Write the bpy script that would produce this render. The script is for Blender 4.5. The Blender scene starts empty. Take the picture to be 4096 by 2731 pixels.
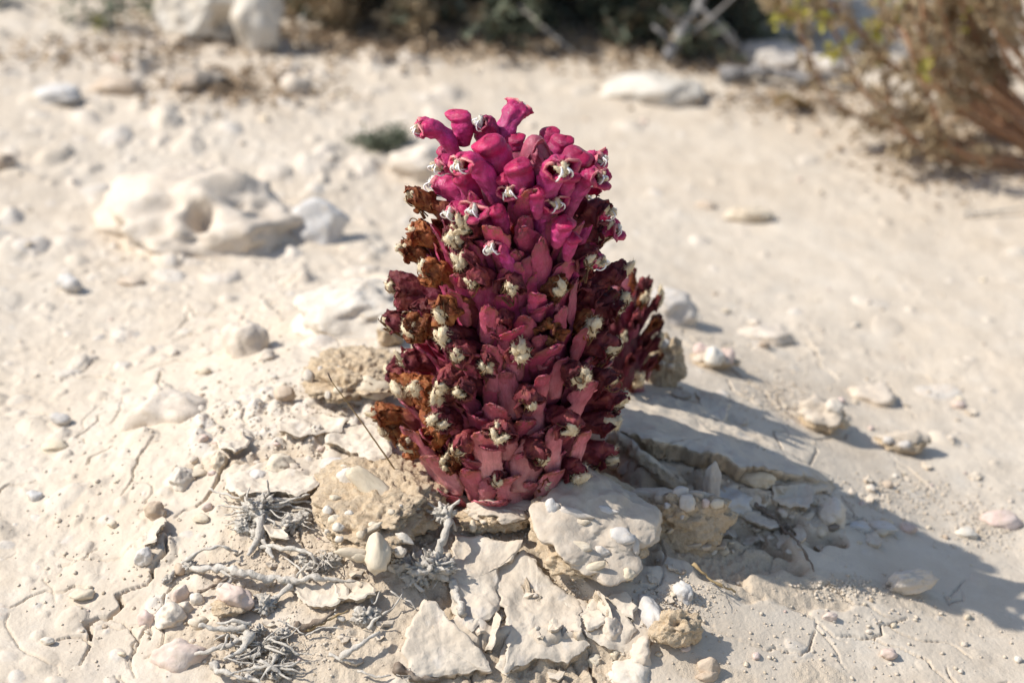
import bpy, math, random
import numpy as np
from mathutils import Vector, Matrix, Quaternion
R = math.radians
sc = bpy.context.scene
COL = sc.collection

# ------------------------------------------------------------------ camera
PITCH = R(28.0); DIST = 0.95
CAM = np.array([0.0, -DIST*math.cos(PITCH), 0.065 + DIST*math.sin(PITCH)])
cd = bpy.data.cameras.new('camera'); cam = bpy.data.objects.new('camera', cd); COL.objects.link(cam)
cam.location = CAM; cam.rotation_euler = (math.pi/2 - PITCH, 0, 0)
cd.sensor_width = 22.3; cd.lens = 50; cd.clip_start = 0.02; cd.clip_end = 500
cd.dof.use_dof = True; cd.dof.focus_distance = 0.915; cd.dof.aperture_fstop = 4.9
sc.camera = cam
# ------------------------------------------------------------------ sky, sun
SUN_EL = R(47.5); SUN_AZ = R(181)      # direction TO the sun, angle from +X in plan
w = bpy.data.worlds.new('World'); sc.world = w; w.use_nodes = True
nt = w.node_tree; nt.nodes.clear()
sky = nt.nodes.new('ShaderNodeTexSky'); sky.sky_type = 'NISHITA'; sky.sun_disc = False
sky.sun_elevation = SUN_EL; sky.sun_rotation = R(90) - SUN_AZ
bg = nt.nodes.new('ShaderNodeBackground'); bg.inputs[1].default_value = 0.12
wo = nt.nodes.new('ShaderNodeOutputWorld')
nt.links.new(sky.outputs[0], bg.inputs[0]); nt.links.new(bg.outputs[0], wo.inputs[0])
ld = bpy.data.lights.new('sun', 'SUN'); ld.energy = 3.9; ld.angle = R(0.55); ld.color = (1, 0.972, 0.93)
lo = bpy.data.objects.new('sun', ld); COL.objects.link(lo)
sd = Vector((math.cos(SUN_EL)*math.cos(SUN_AZ), math.cos(SUN_EL)*math.sin(SUN_AZ), math.sin(SUN_EL)))
lo.rotation_euler = sd.to_track_quat('Z', 'Y').to_euler()
sc.view_settings.view_transform = 'Standard'; sc.view_settings.look = 'None'
sc.view_settings.exposure = 0.47; sc.view_settings.gamma = 1; sc.view_settings.use_curve_mapping = False

# ------------------------------------------------------------------ noise
_rs = np.random.RandomState(7)
_perm = _rs.permutation(256); _perm = np.concatenate([_perm, _perm, _perm])
_g = _rs.normal(size=(256, 3)); _g /= np.linalg.norm(_g, axis=1)[:, None]
def pn(p):
    p = np.asarray(p, float); i = np.floor(p).astype(int); f = p - i; i &= 255
    u = f*f*f*(f*(f*6-15)+10); out = 0
    for dx in (0, 1):
        wx = u[:, 0] if dx else 1-u[:, 0]
        a = _perm[(i[:, 0]+dx) & 255]
        for dy in (0, 1):
            wy = u[:, 1] if dy else 1-u[:, 1]
            b = _perm[a + ((i[:, 1]+dy) & 255)]
            for dz in (0, 1):
                wz = u[:, 2] if dz else 1-u[:, 2]
                g = _g[_perm[b + ((i[:, 2]+dz) & 255)]]
                out = out + wx*wy*wz*(g[:, 0]*(f[:, 0]-dx)+g[:, 1]*(f[:, 1]-dy)+g[:, 2]*(f[:, 2]-dz))
    return out*1.6
def fbm(p, octv=3, gain=.5):
    s = 0; a = 1; p = np.asarray(p, float)
    for k in range(octv):
        s = s + a*pn(p*(2.03**k) + 13.7*k); a *= gain
    return s
def sstep(a, b, x):
    t = np.clip((x-a)/(b-a), 0, 1); return t*t*(3-2*t)

# ------------------------------------------------------------------ materials
class NT:
    def __init__(s, name):
        s.m = bpy.data.materials.new(name); s.m.use_nodes = True; s.t = s.m.node_tree; s.t.nodes.clear()
        s.b = s.n('ShaderNodeBsdfPrincipled'); s.o = s.n('ShaderNodeOutputMaterial'); s.l(s.b.outputs[0], s.o.inputs[0])
    def n(s, ty, **k):
        x = s.t.nodes.new(ty)
        for a, v in k.items(): setattr(x, a, v)
        return x
    def l(s, a, b): s.t.links.new(a, b)
    def coord(s, kind='Object'):
        return s.n('ShaderNodeTexCoord').outputs[kind]
    def noise(s, scale, detail=4, rough=.55, co=None, out='Fac'):
        x = s.n('ShaderNodeTexNoise'); x.inputs['Scale'].default_value = scale; x.inputs['Detail'].default_value = detail
        x.inputs['Roughness'].default_value = rough
        if co is None: co = s.coord()
        s.l(co, x.inputs['Vector']); return x.outputs[out]
    def vor(s, scale, co=None, feat='F1', out='Distance'):
        x = s.n('ShaderNodeTexVoronoi', feature=feat); x.inputs['Scale'].default_value = scale
        if co is None: co = s.coord()
        s.l(co, x.inputs['Vector']); return x.outputs[out]
    def ramp(s, fac, stops):
        x = s.n('ShaderNodeValToRGB'); e = x.color_ramp.elements
        while len(e) < len(stops): e.new(.5)
        for q, (p, c) in zip(e, stops): q.position = p; q.color = (*c, 1) if len(c) == 3 else c
        s.l(fac, x.inputs[0]); return x.outputs[0]
    def mix(s, fac, a, b, mode='MIX'):
        x = s.n('ShaderNodeMix', data_type='RGBA', blend_type=mode)
        for v, k in ((fac, 0), (a, 6), (b, 7)):
            if isinstance(v, (int, float)): x.inputs[k].default_value = v
            elif isinstance(v, tuple): x.inputs[k].default_value = (*v, 1)
            else: s.l(v, x.inputs[k])
        return x.outputs[2]
    def math(s, op, a, b=0.5):
        x = s.n('ShaderNodeMath', operation=op)
        for k, v in enumerate((a, b)):
            if isinstance(v, (int, float)): x.inputs[k].default_value = v
            else: s.l(v, x.inputs[k])
        return x.outputs[0]
    def attr(s, name, out='Fac'):
        return s.n('ShaderNodeAttribute', attribute_name=name).outputs[out]
    def rnd(s): return s.n('ShaderNodeObjectInfo').outputs['Random']
    def bump(s, h, dist, strength=1., prev=None):
        x = s.n('ShaderNodeBump'); x.inputs['Distance'].default_value = dist; x.inputs['Strength'].default_value = strength
        s.l(h, x.inputs['Height'])
        if prev is not None: s.l(prev, x.inputs['Normal'])
        return x.outputs[0]
    def fin(s, color, rough=.9, bump=None, sss=0, sr=(.003, .001, .001), spec=.3, coat=0):
        b = s.b
        if isinstance(color, tuple): b.inputs['Base Color'].default_value = (*color, 1)
        else: s.l(color, b.inputs['Base Color'])
        if isinstance(rough, (int, float)): b.inputs['Roughness'].default_value = rough
        else: s.l(rough, b.inputs['Roughness'])
        b.inputs['Specular IOR Level'].default_value = spec
        if bump is not None: s.l(bump, b.inputs['Normal'])
        if sss:
            b.inputs['Subsurface Weight'].default_value = sss; b.inputs['Subsurface Radius'].default_value = sr
            b.inputs['Subsurface Scale'].default_value = 1.0
        if coat: b.inputs['Coat Weight'].default_value = coat; b.inputs['Coat Roughness'].default_value = .25
        return s.m
    def translucent(s, color, fac):
        t = s.n('ShaderNodeBsdfTranslucent'); mx = s.n('ShaderNodeMixShader'); mx.inputs[0].default_value = fac
        s.l(color, t.inputs[0]); s.l(s.b.outputs[0], mx.inputs[1]); s.l(t.outputs[0], mx.inputs[2]); s.l(mx.outputs[0], s.o.inputs[0])
        return s.m

def mat_ground():
    n = NT('pale_crust'); co = n.coord()
    big = n.noise(9, 4, .6, co); med = n.noise(60, 5, .6, co); fine = n.noise(900, 4, .6, co); vfine = n.noise(3000, 2, .5, co)
    c = n.ramp(med, [(.3, (.52, .425, .315)), (.55, (.575, .48, .365)), (.75, (.615, .53, .42))])
    c = n.mix(n.math('MULTIPLY', n.ramp(big, [(.35, (0, 0, 0)), (.7, (1, 1, 1))]), .45), c, (.63, .56, .46))
    c = n.mix(n.ramp(fine, [(.32, (.25, .25, .25)), (.45, (0, 0, 0))]), c, (.48, .37, .26))
    pe = n.attr('peb'); pc = n.ramp(n.noise(130, 3, .6, co), [(.35, (.50, .47, .43)), (.5, (.66, .60, .52)), (.62, (.62, .50, .40)), (.75, (.68, .65, .60))])
    c = n.mix(n.math('MULTIPLY', pe, .5), c, pc)
    soil = n.ramp(n.noise(1500, 3, .7, co), [(.3, (.45, .345, .23)), (.7, (.60, .485, .35))])
    c = n.mix(n.attr('soil'), c, soil)
    gr = n.math('MULTIPLY', n.attr('soil'), .0006)
    b1 = n.bump(n.noise(350, 5, .6, co), .0006, .8); b2 = n.bump(fine, .00022, .9, b1)
    b3 = n.bump(n.math('MULTIPLY', n.noise(1400, 3, .7, co), n.attr('soil')), .0006, 1, b2)
    return n.fin(c, .93, b3, spec=.2)
def mat_stone(name, c1, c2, c3, bs=.0006, rough=.75):
    n = NT(name); co = n.coord(); r = n.rnd()
    v = n.n('ShaderNodeVectorMath', operation='ADD'); n.l(co, v.inputs[0]); n.l(r, v.inputs[1]); co = v.outputs[0]
    c = n.ramp(n.noise(70, 5, .65, co), [(.3, c1), (.5, c2), (.72, c3)])
    c = n.mix(n.math('MULTIPLY', r, .45), c, (.62, .51, .385))
    st = n.ramp(n.noise(260, 4, .7, co), [(.52, (0, 0, 0)), (.68, (.6, .6, .6))])
    c = n.mix(st, c, (.52, .42, .30))
    b = n.bump(n.noise(500, 5, .65, co), bs*.5, 1); b = n.bump(n.noise(110, 4, .6, co), bs*2, .7, b)
    return n.fin(c, rough, b, spec=.35)
def mat_clod():
    n = NT('sandy_clod'); co = n.coord()
    c = n.ramp(n.noise(500, 5, .7, co), [(.28, (.44, .315, .19)), (.5, (.59, .445, .285)), (.75, (.68, .55, .385))])
    c = n.mix(n.ramp(n.noise(90, 3, .6, co), [(.4, (0, 0, 0)), (.7, (.5, .5, .5))]), c, (.56, .455, .33))
    cr = n.ramp(n.noise(200, 4, .6, co), [(.35, (.50, .41, .31)), (.7, (.59, .50, .39))])
    a = n.attr('crust'); c = n.mix(a, c, cr)
    inv = n.math('SUBTRACT', 1.0, n.math('MULTIPLY', a, .93))
    h = n.math('MULTIPLY', n.noise(1500, 4, .7, co), inv); h2 = n.math('MULTIPLY', n.noise(420, 4, .7, co), inv)
    b = n.bump(h2, .0012, 1); b = n.bump(h, .0006, 1, b); b = n.bump(n.noise(700, 3, .6, co), .0003, 1, b)
    return n.fin(c, .95, b, spec=.15)
def mat_twig(name='weathered_wood', a=(.50, .445, .37), b=(.64, .585, .50), d=(.33, .28, .22)):
    n = NT(name); co = n.coord()
    c = n.ramp(n.noise(300, 6, .7, co), [(.25, d), (.45, a), (.7, b)])
    mp = n.n('ShaderNodeMapping'); mp.inputs['Scale'].default_value = (1, 1, 1); n.l(co, mp.inputs[0])
    bb = n.bump(n.noise(900, 5, .7, mp.outputs[0]), .0005, 1); bb = n.bump(n.noise(300, 3, .6, co), .0006, 1, bb)
    return n.fin(c, .92, bb, spec=.15)
def mat_petal(name, base, mid, tip, pale, sss=.2, rough=.46):
    n = NT(name); co = n.coord(); r = n.rnd()
    c = n.ramp(n.attr('along'), [(0, base), (.45, mid), (.85, tip), (1, pale)])
    c = n.mix(n.ramp(n.noise(150, 5, .65, co), [(.38, (0, 0, 0)), (.62, (.75, .75, .75))]), c, tuple(x*.5 for x in base))
    c = n.mix(n.ramp(n.noise(240, 4, .7, co), [(.55, (0, 0, 0)), (.75, (.5, .5, .5))]), c, tuple(min(.7, x*1.2+.06) for x in mid))
    mp = n.n('ShaderNodeMapping'); mp.inputs['Scale'].default_value = (1, 1, .14); n.l(co, mp.inputs[0])
    c = n.mix(n.ramp(n.noise(900, 3, .6, mp.outputs[0]), [(.45, (0, 0, 0)), (.7, (.45, .45, .45))]), c, tuple(x*.6 for x in tip))
    hs = n.n('ShaderNodeHueSaturation'); n.l(c, hs.inputs['Color']); mr = n.n('ShaderNodeMapRange')
    mr.inputs[3].default_value = .75; mr.inputs[4].default_value = 1.2; n.l(r, mr.inputs[0]); n.l(mr.outputs[0], hs.inputs['Value'])
    c = hs.outputs[0]
    ro = n.ramp(n.noise(500, 3, .6, co), [(.3, (rough*.7,)*3), (.7, (rough*1.5,)*3)])
    b = n.bump(n.noise(260, 4, .6, co), .0007, .9); b = n.bump(n.noise(2200, 2, .6, co), .00012, 1, b)
    return n.fin(c, ro, b, sss=sss, sr=(.0035, .0009, .0014), spec=.32)
def mat_bract():
    n = NT('rosy_bract'); co = n.coord(); r = n.rnd(); al = n.attr('along'); ed = n.attr('edge'); tone = n.attr('tone')
    c = n.ramp(al, [(0, (.70, .42, .34)), (.4, (.64, .28, .26)), (1, (.52, .15, .18))])
    hot = n.ramp(al, [(0, (.46, .08, .15)), (1, (.46, .028, .13))])
    ge = n.n('ShaderNodeObjectInfo'); cc = n.n('ShaderNodeSeparateColor'); n.l(ge.outputs['Color'], cc.inputs[0])
    mid_ = n.ramp(al, [(0, (.50, .15, .17)), (1, (.38, .055, .10))])
    c = n.mix(n.math('MINIMUM', n.math('MULTIPLY', cc.outputs[0], 2.2), 1.), c, mid_)
    c = n.mix(n.math('MAXIMUM', n.math('SUBTRACT', n.math('MULTIPLY', cc.outputs[0], 2.), 1.), 0.), c, hot)
    c = n.mix(n.ramp(n.noise(120, 4, .6, co), [(.4, (0, 0, 0)), (.68, (.55, .55, .55))]), c, (.24, .03, .06))
    blot = n.math('MULTIPLY', n.ramp(n.noise(150, 5, .7, co), [(.43, (0, 0, 0)), (.56, (1, 1, 1))]), n.math('ADD', ed, .22))
    c = n.mix(n.math('MINIMUM', blot, .85), c, n.mix(r, (.20, .075, .03), (.10, .03, .03)))
    hs = n.n('ShaderNodeHueSaturation'); n.l(c, hs.inputs['Color']); mr = n.n('ShaderNodeMapRange'); r2 = n.math('FRACT', n.math('MULTIPLY', r, 17.3), 0)
    mr.inputs[3].default_value = .75; mr.inputs[4].default_value = 1.5; n.l(r2, mr.inputs[0]); n.l(mr.outputs[0], hs.inputs['Value']); c = hs.outputs[0]
    mp = n.n('ShaderNodeMapping'); mp.inputs['Scale'].default_value = (1, 1, .15); n.l(co, mp.inputs[0])
    c = n.mix(n.ramp(n.noise(700, 3, .6, mp.outputs[0]), [(.45, (0, 0, 0)), (.7, (.4, .4, .4))]), c, (.30, .06, .07))
    dots = n.ramp(n.vor(420, co), [(.0, (1, 1, 1)), (.12, (0, 0, 0))])
    c = n.mix(n.math('MULTIPLY', dots, .5), c, (.12, .03, .03))
    c = n.mix(n.math('MULTIPLY', r, .3), c, (.26, .045, .08))
    b = n.bump(n.noise(200, 4, .6, co), .0012, .8); b = n.bump(n.noise(1800, 2, .6, co), .00015, 1, b)
    return n.fin(c, .42, b, sss=.3, sr=(.004, .0015, .0015), spec=.42)
def mat_wither(name, k1, k2, k3):
    n = NT(name); co = n.coord(); r = n.rnd(); al = n.attr('along')
    c = n.ramp(n.noise(170, 5, .7, co), [(.3, k1), (.5, k2), (.7, k3)])
    c = n.mix(n.ramp(al, [(.25, (1, 1, 1)), (.62, (0, 0, 0))]), c, (.36, .07, .12))
    hs = n.n('ShaderNodeHueSaturation'); n.l(c, hs.inputs['Color']); mr = n.n('ShaderNodeMapRange')
    mr.inputs[3].default_value = .6; mr.inputs[4].default_value = 1.35; n.l(r, mr.inputs[0]); n.l(mr.outputs[0], hs.inputs['Value'])
    c = hs.outputs[0]
    b = n.bump(n.noise(420, 5, .7, co), .0009, 1); b = n.bump(n.vor(380, co), .0006, 1, b)
    n.fin(c, .5, b, spec=.35); return n.translucent(c, .3)
def mat_simple(name, c1, c2, scale, rough=.7, bs=.0003, sss=0, trans=0, spec=.3):
    n = NT(name); co = n.coord(); c = n.ramp(n.noise(scale, 4, .65, co), [(.3, c1), (.7, c2)])
    b = n.bump(n.noise(scale*3, 3, .6, co), bs, 1); n.fin(c, rough, b, sss=sss, sr=(.002, .0015, .001), spec=spec)
    if trans: n.translucent(c, trans)
    return n.m
M = dict(
    ground=mat_ground(),
    white=mat_stone('chalky_stone', (.53, .455, .36), (.62, .56, .465), (.68, .63, .55)),
    pale=mat_stone('pale_stone', (.52, .43, .33), (.60, .51, .405), (.66, .58, .48)),
    grey=mat_stone('greyish_stone', (.42, .40, .37), (.54, .51, .47), (.63, .60, .55)),
    cream=mat_stone('cream_stone', (.50, .40, .27), (.62, .52, .37), (.68, .60, .47)),
    pink=mat_stone('pinkish_stone', (.50, .34, .28), (.62, .46, .39), (.68, .58, .50)),
    brown=mat_stone('tan_stone', (.30, .21, .14), (.44, .33, .23), (.56, .45, .34)),
    dark=mat_stone('dark_stone', (.09, .075, .06), (.17, .14, .11), (.30, .25, .20)),
    clod=mat_clod(), twig=mat_twig(), greywood=mat_twig('grey_wood', (.26, .24, .22), (.36, .34, .32), (.14, .12, .11)), twigbrown=mat_twig('brown_wood', (.20, .15, .11), (.32, .26, .20), (.10, .07, .05)),
    straw=mat_simple('dry_straw', (.30, .20, .09), (.42, .31, .16), 200),
    petal=mat_petal('magenta_petal', (.38, .06, .14), (.60, .055, .25), (.52, .012, .095), (.84, .48, .36)),
    bud=mat_petal('magenta_bud', (.38, .06, .13), (.58, .05, .22), (.50, .012, .10), (.46, .012, .07)),
    apex=mat_petal('dusky_apex_scale', (.42, .09, .14), (.42, .085, .13), (.34, .075, .10), (.24, .08, .07)),
    stem=mat_petal('fleshy_stem', (.40, .20, .17), (.34, .08, .10), (.28, .03, .08), (.3, .02, .08)),
    bract=mat_bract(),
    wither=mat_wither('withered_maroon_petal', (.10, .016, .02), (.24, .04, .05), (.42, .12, .08)),
    rust=mat_wither('withered_rust_petal', (.14, .028, .016), (.32, .09, .028), (.54, .24, .08)),
    fil=mat_simple('white_filament', (.74, .66, .62), (.82, .78, .74), 300, .35, .0001, .3),
    fildry=mat_simple('dried_filament', (.055, .025, .015), (.20, .10, .035), 200, .5, .0003),
    anther=mat_simple('cream_anther', (.64, .47, .27), (.82, .72, .52), 700, .8, .0005, 0, .12),
    antherw=mat_simple('white_anther', (.74, .68, .52), (.82, .79, .70), 700, .8, .0004, 0, .12),
    leafg=mat_simple('grey_green_leaf', (.10, .115, .07), (.22, .235, .16), 40, .7, .0003, 0, .25),
    leafb=mat_simple('brown_dry_leaf', (.28, .20, .11), (.52, .40, .25), 40, .8, .0003, 0, .2),
    leafy=mat_simple('yellow_green_leaf', (.34, .32, .05), (.52, .46, .10), 40, .6, .0003, 0, .35),
    redwood=mat_simple('reddish_stem', (.30, .15, .08), (.46, .27, .15), 60, .7),
    litter=mat_simple('brown_litter', (.22, .15, .09), (.40, .29, .18), 120, .9),
)

# ------------------------------------------------------------------ mesh helpers
def mk(name, v, f, mat, parent=None, smooth=True, attrs=None, link=True, kind=None):
    me = bpy.data.meshes.new(name)
    v = np.asarray(v, np.float32)
    if isinstance(f, np.ndarray) and f.ndim == 2:
        n, k = f.shape
        me.vertices.add(len(v)); me.vertices.foreach_set('co', v.ravel())
        me.loops.add(n*k); me.loops.foreach_set('vertex_index', f.astype(np.int32).ravel())
        me.polygons.add(n); me.polygons.foreach_set('loop_start', np.arange(0, n*k, k, dtype=np.int32))
        me.polygons.foreach_set('loop_total', np.full(n, k, dtype=np.int32))
        me.update(calc_edges=True)
    else:
        me.from_pydata(v.tolist(), [], [list(map(int, q)) for q in f]); me.update()
    if smooth: me.polygons.foreach_set('use_smooth', np.ones(len(me.polygons), dtype=bool))
    for k, a in (attrs or {}).items():
        at = me.attributes.new(k, 'FLOAT', 'POINT'); at.data.foreach_set('value', np.asarray(a, np.float32))
    me.materials.append(mat)
    if not link: return me
    return ob(name, me, parent, kind)
def ob(name, me, parent=None, kind=None, mtx=None):
    o = bpy.data.objects.new(name, me); COL.objects.link(o)
    if parent is not None: o.parent = parent
    if kind: o['kind'] = kind
    if mtx is not None: o.matrix_basis = mtx
    return o
def tag(o, label, cat, group=None):
    o['label'] = label; o['category'] = cat
    if group: o['group'] = group
    return o
def thing(name, loc, label, cat, group=None):
    o = bpy.data.objects.new(name, None); COL.objects.link(o); o.location = tuple(float(q) for q in loc); o.empty_display_size = .01
    return tag(o, label, cat, group)
class Acc:      # accumulates quads/tris as one mesh
    def __init__(s): s.v = []; s.f = []; s.n = 0; s.a = []
    def add(s, v, f, a=None):
        v = np.asarray(v); s.v.append(v); s.f += [tuple(int(i)+s.n for i in q) for q in f]; s.n += len(v)
        s.a.append(np.full(len(v), 0.) if a is None else np.asarray(a))
    def mesh(s, name, mat, parent=None, link=True, kind=None, attr='along', smooth=True):
        return mk(name, np.concatenate(s.v), s.f, mat, parent, smooth, {attr: np.concatenate(s.a)}, link, kind)
def frames(P):
    P = np.asarray(P, float); T = np.gradient(P, axis=0); T /= np.linalg.norm(T, axis=1)[:, None]+1e-12
    up = np.array([0, 0, 1.]) if abs(T[0][2]) < .9 else np.array([1., 0, 0])
    a = np.cross(T[0], up); a /= np.linalg.norm(a); A = []
    for t in T:
        a = a - t*np.dot(a, t); a /= np.linalg.norm(a)+1e-12; A.append(a.copy())
    A = np.array(A); return T, A, np.cross(T, A)
def smoothline(P, n):
    P = np.asarray(P, float)
    if len(P) == 2: t = np.linspace(0, 1, n)[:, None]; return P[0]*(1-t)+P[1]*t
    Q = np.vstack([2*P[0]-P[1], P, 2*P[-1]-P[-2]]); out = []
    m = len(P)-1
    for s in np.linspace(0, m-1e-6, n):
        i = int(s); t = s-i; p0, p1, p2, p3 = Q[i:i+4]
        out.append(.5*((2*p1)+(-p0+p2)*t+(2*p0-5*p1+4*p2-p3)*t*t+(-p0+3*p1-3*p2+p3)*t**3))
    return np.array(out)
def tube(P, rad, sides=8, seed=0, rough=0., cap=True):
    P = np.asarray(P, float); n = len(P); rad = np.broadcast_to(np.asarray(rad, float), (n,))
    T, A, B = frames(P); th = np.linspace(0, 2*np.pi, sides, endpoint=False)
    v = (P[:, None, :] + rad[:, None, None]*(np.cos(th)[None, :, None]*A[:, None, :]+np.sin(th)[None, :, None]*B[:, None, :])).reshape(-1, 3)
    if rough:
        rr = np.repeat(rad, sides)[:, None]; c = np.repeat(P, sides, axis=0); d = v-c
        v = c + d*(1+rough*fbm(v/(rr.mean()*2.2)+seed, 2)[:, None]*1.6)
    f = []
    for i in range(n-1):
        for j in range(sides):
            k = (j+1) % sides; f.append((i*sides+j, i*sides+k, (i+1)*sides+k, (i+1)*sides+j))
    if cap:
        f.append(tuple(range(sides-1, -1, -1))); f.append(tuple((n-1)*sides+j for j in range(sides)))
    return v, f
def ico(sub):
    import bmesh
    bm = bmesh.new(); bmesh.ops.create_icosphere(bm, subdivisions=sub, radius=1)
    v = np.array([x.co[:] for x in bm.verts]); f = np.array([[q.index for q in x.verts] for x in bm.faces]); bm.free(); return v, f
ICO = {k: ico(k) for k in (1, 2, 3, 4, 5, 6)}
def rock_verts(sub, size, seed, cuts=9, cutmin=.62, nz=.22, fine=.05, freq=1.4):
    v, f = ICO[sub]; v = v.copy(); rs = np.random.RandomState(seed)
    for k in range(cuts):
        n = rs.normal(size=3); n /= np.linalg.norm(n); d = rs.uniform(cutmin, .95)
        e = v@n - d; m = e > 0; v[m] -= n[None, :]*(e[m]*.9)[:, None]
    nrm = v/np.linalg.norm(v, axis=1)[:, None]
    s = rs.uniform(0, 90)
    v = v + nrm*(nz*fbm(nrm*freq+s, 2)+fine*fbm(nrm*freq*4.2+s, 3))[:, None]
    v *= np.asarray(size)[None, :]*.5
    return v, f, nrm
def grid_faces(nu, nv, per=False):
    f = []
    for i in range(nv-1):
        for j in range(nu if per else nu-1):
            k = (j+1) % nu; f.append((i*nu+j, i*nu+k, (i+1)*nu+k, (i+1)*nu+j))
    return f
def shell(P, per, th):     # P (nv,nu,3) surface -> thick shell; returns verts, faces
    nv, nu, _ = P.shape
    du = (np.roll(P, -1, 1)-np.roll(P, 1, 1)) if per else np.gradient(P, axis=1)
    dv = np.gradient(P, axis=0); N = np.cross(du, dv); N /= np.linalg.norm(N, axis=2)[:, :, None]+1e-12
    th = np.broadcast_to(th, (nv, nu))[:, :, None]
    Q = P - N*th; n = nu*nv
    f = grid_faces(nu, nv, per); g = [(a+n, d+n, c+n, b+n) for a, b, c, d in f]; e = []
    rng = range(nu if per else nu-1)
    for j in rng:
        k = (j+1) % nu; a = (nv-1)*nu+j; b = (nv-1)*nu+k; e.append((a, b, b+n, a+n)); a = j; b = k; e.append((b, a, a+n, b+n))
    if not per:
        for i in range(nv-1):
            a = i*nu; b = (i+1)*nu; e.append((a, b, b+n, a+n)); a = i*nu+nu-1; b = a+nu; e.append((b, a, a+n, b+n))
    return np.concatenate([P.reshape(-1, 3), Q.reshape(-1, 3)]), f+g+e

# ------------------------------------------------------------------ ground
FPX = 50/22.3*2352
def ray(px, py):
    x = (px-1176)/FPX; y = -(py-784)/FPX
    return np.array([x, math.cos(PITCH)+y*math.sin(PITCH), -math.sin(PITCH)+y*math.cos(PITCH)])
def at_z(px, py, z=0.):
    d = ray(px, py); t = (z-CAM[2])/d[2]; return CAM+d*t
def at_y(px, py, y=0.):
    d = ray(px, py); t = (y-CAM[1])/d[1]; return CAM+d*t
def spaced(a, b, d): return np.linspace(a, b, int(round((b-a)/d))+1)
def geo(a, b, d, k):
    o = [a]; 
    while o[-1] < b: o.append(o[-1]+d); d *= k
    return np.array(o[1:])
xc = spaced(-.235, .235, .00058); xo = geo(.235, .40, .0009, 1.006); xf = geo(xo[-1], 90, .004, 1.16)
xs = np.concatenate([-xf[::-1], -xo[::-1], xc, xo, xf])
yc = spaced(-.165, .10, .00075); yo = geo(.10, .85, .0008, 1.0045); yf = geo(yo[-1], 120, .006, 1.14); yb = -geo(.165, 40, .002, 1.22)[::-1]
ys = np.concatenate([yb, yc, yo, yf])
X, Y = np.meshgrid(xs, ys); NX, NY = len(xs), len(ys)
def gn(s, o=0., octv=1, gain=.5):
    return fbm(np.stack([X.ravel()*s, Y.ravel()*s, np.full(X.size, o)], 1), octv, gain).reshape(X.shape)
PX0 = 0.004
r0 = np.hypot(X-PX0, (Y-.005)*1.05)
ang = np.arctan2(Y, X)
yy_ = Y-.03
H = .006-.044*(1-np.exp(-(np.hypot((X+.01)/.165, yy_/np.where(yy_ < 0, .135, .20)))**3.2))
H -= .085*X*np.exp(-(np.abs(X)/.6)**4)
near = np.exp(-(np.hypot(X, Y)/.9)**4)
big = gn(6, 1); med = gn(22, 2)
H += .004*big*sstep(.06, .25, r0) + .0015*med*near + .0007*gn(55, 3, 2)*near
H += .03*gn(.7, 9)*sstep(.8, 3, np.hypot(X, Y)) + .5*gn(.05, 9)*sstep(4, 30, np.hypot(X, Y))
rough = np.clip(.4+.8*gn(9, 5)+.6*sstep(.02, -.12, X)*sstep(-.09, .02, Y), .12, 1.3)
H += .00045*gn(170, 4, 2)*near*rough + .00010*gn(600, 6, 1)*near
PEB = np.zeros_like(H); SOIL = np.zeros_like(H)
rs = np.random.RandomState(11)
def window(x, y, r):
    i0, i1 = np.searchsorted(xs, [x-r, x+r]); j0, j1 = np.searchsorted(ys, [y-r, y+r]); return slice(j0, j1), slice(i0, i1)
def bump_at(x, y, a, b, h, rot, peb, sharp=.5):
    w = window(x, y, max(a, b)*1.5); dx = X[w]-x; dy = Y[w]-y
    if dx.size == 0: return
    c, s = math.cos(rot), math.sin(rot); u = (dx*c+dy*s)/a; v = (-dx*s+dy*c)/b
    q = u*u+v*v+.25*np.sin(u*2.3+peb*9)*v
    H[w] += h*np.clip(1-q, 0, 1)**sharp*(1+.3*u) + .12*h*np.exp(-q*.8)
    PEB[w] = np.maximum(PEB[w], peb*sstep(1.05, .75, q))
def dens(x, y):
    return .16+.84*float(np.clip((.03-x)/.1, 0, 1)) if y > -.10 else .3+.3*float(x < -.03)
# embedded pebbles of the crust
k = 0
while k < 2700:
    y = rs.uniform(-.16, .62)**1.0; x = rs.uniform(-1, 1)*(.20+.13*(y+.16)/.7)
    if rs.rand() > dens(x, y): continue
    if math.hypot(x-PX0, y) < .052: continue
    a = .0010*math.exp(rs.exponential(.55)); a = min(a, .007)*(1+.8*max(0, y))
    if a < .0017 and rs.rand() < .6: k += 1; continue
    bump_at(x, y, a*rs.uniform(1, 1.7), a, a*rs.uniform(.12, .42)*(1.25 if x < .02 and y > -.05 else 1), rs.uniform(0, 3.14), rs.choice([0, .2, .5, .95], p=[.42, .23, .2, .15]), rs.choice([.5, .8, 1.4]) if a > .002 else 1.2)
    k += 1
for k in range(95):
    c_ = at_z(rs.uniform(430, 870), rs.uniform(935, 1105), 0); a = rs.uniform(.0016, .0042)
    bump_at(c_[0], c_[1], a*rs.uniform(1, 1.8), a, a*rs.uniform(.35, .7), rs.uniform(0, 3.14), rs.choice([.1, .4, .95]), rs.choice([.5, .7]))
# raindrop rings in the mud
for k in range(160):
    y = rs.uniform(-.15, .05); x = rs.uniform(-.2, .2); r = rs.uniform(.0018, .0042); w_ = window(x, y, r*1.6)
    q = np.hypot((X[w_]-x), (Y[w_]-y)*rs.uniform(.8, 1.2))
    H[w_] += -.00028*np.exp(-((q-r)/.0005)**2)*(np.sin(np.arctan2(Y[w_]-y, X[w_]-x)*1+rs.uniform(0, 6)) > -.4) + .00018*np.exp(-(q/r*1.2)**4)
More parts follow.
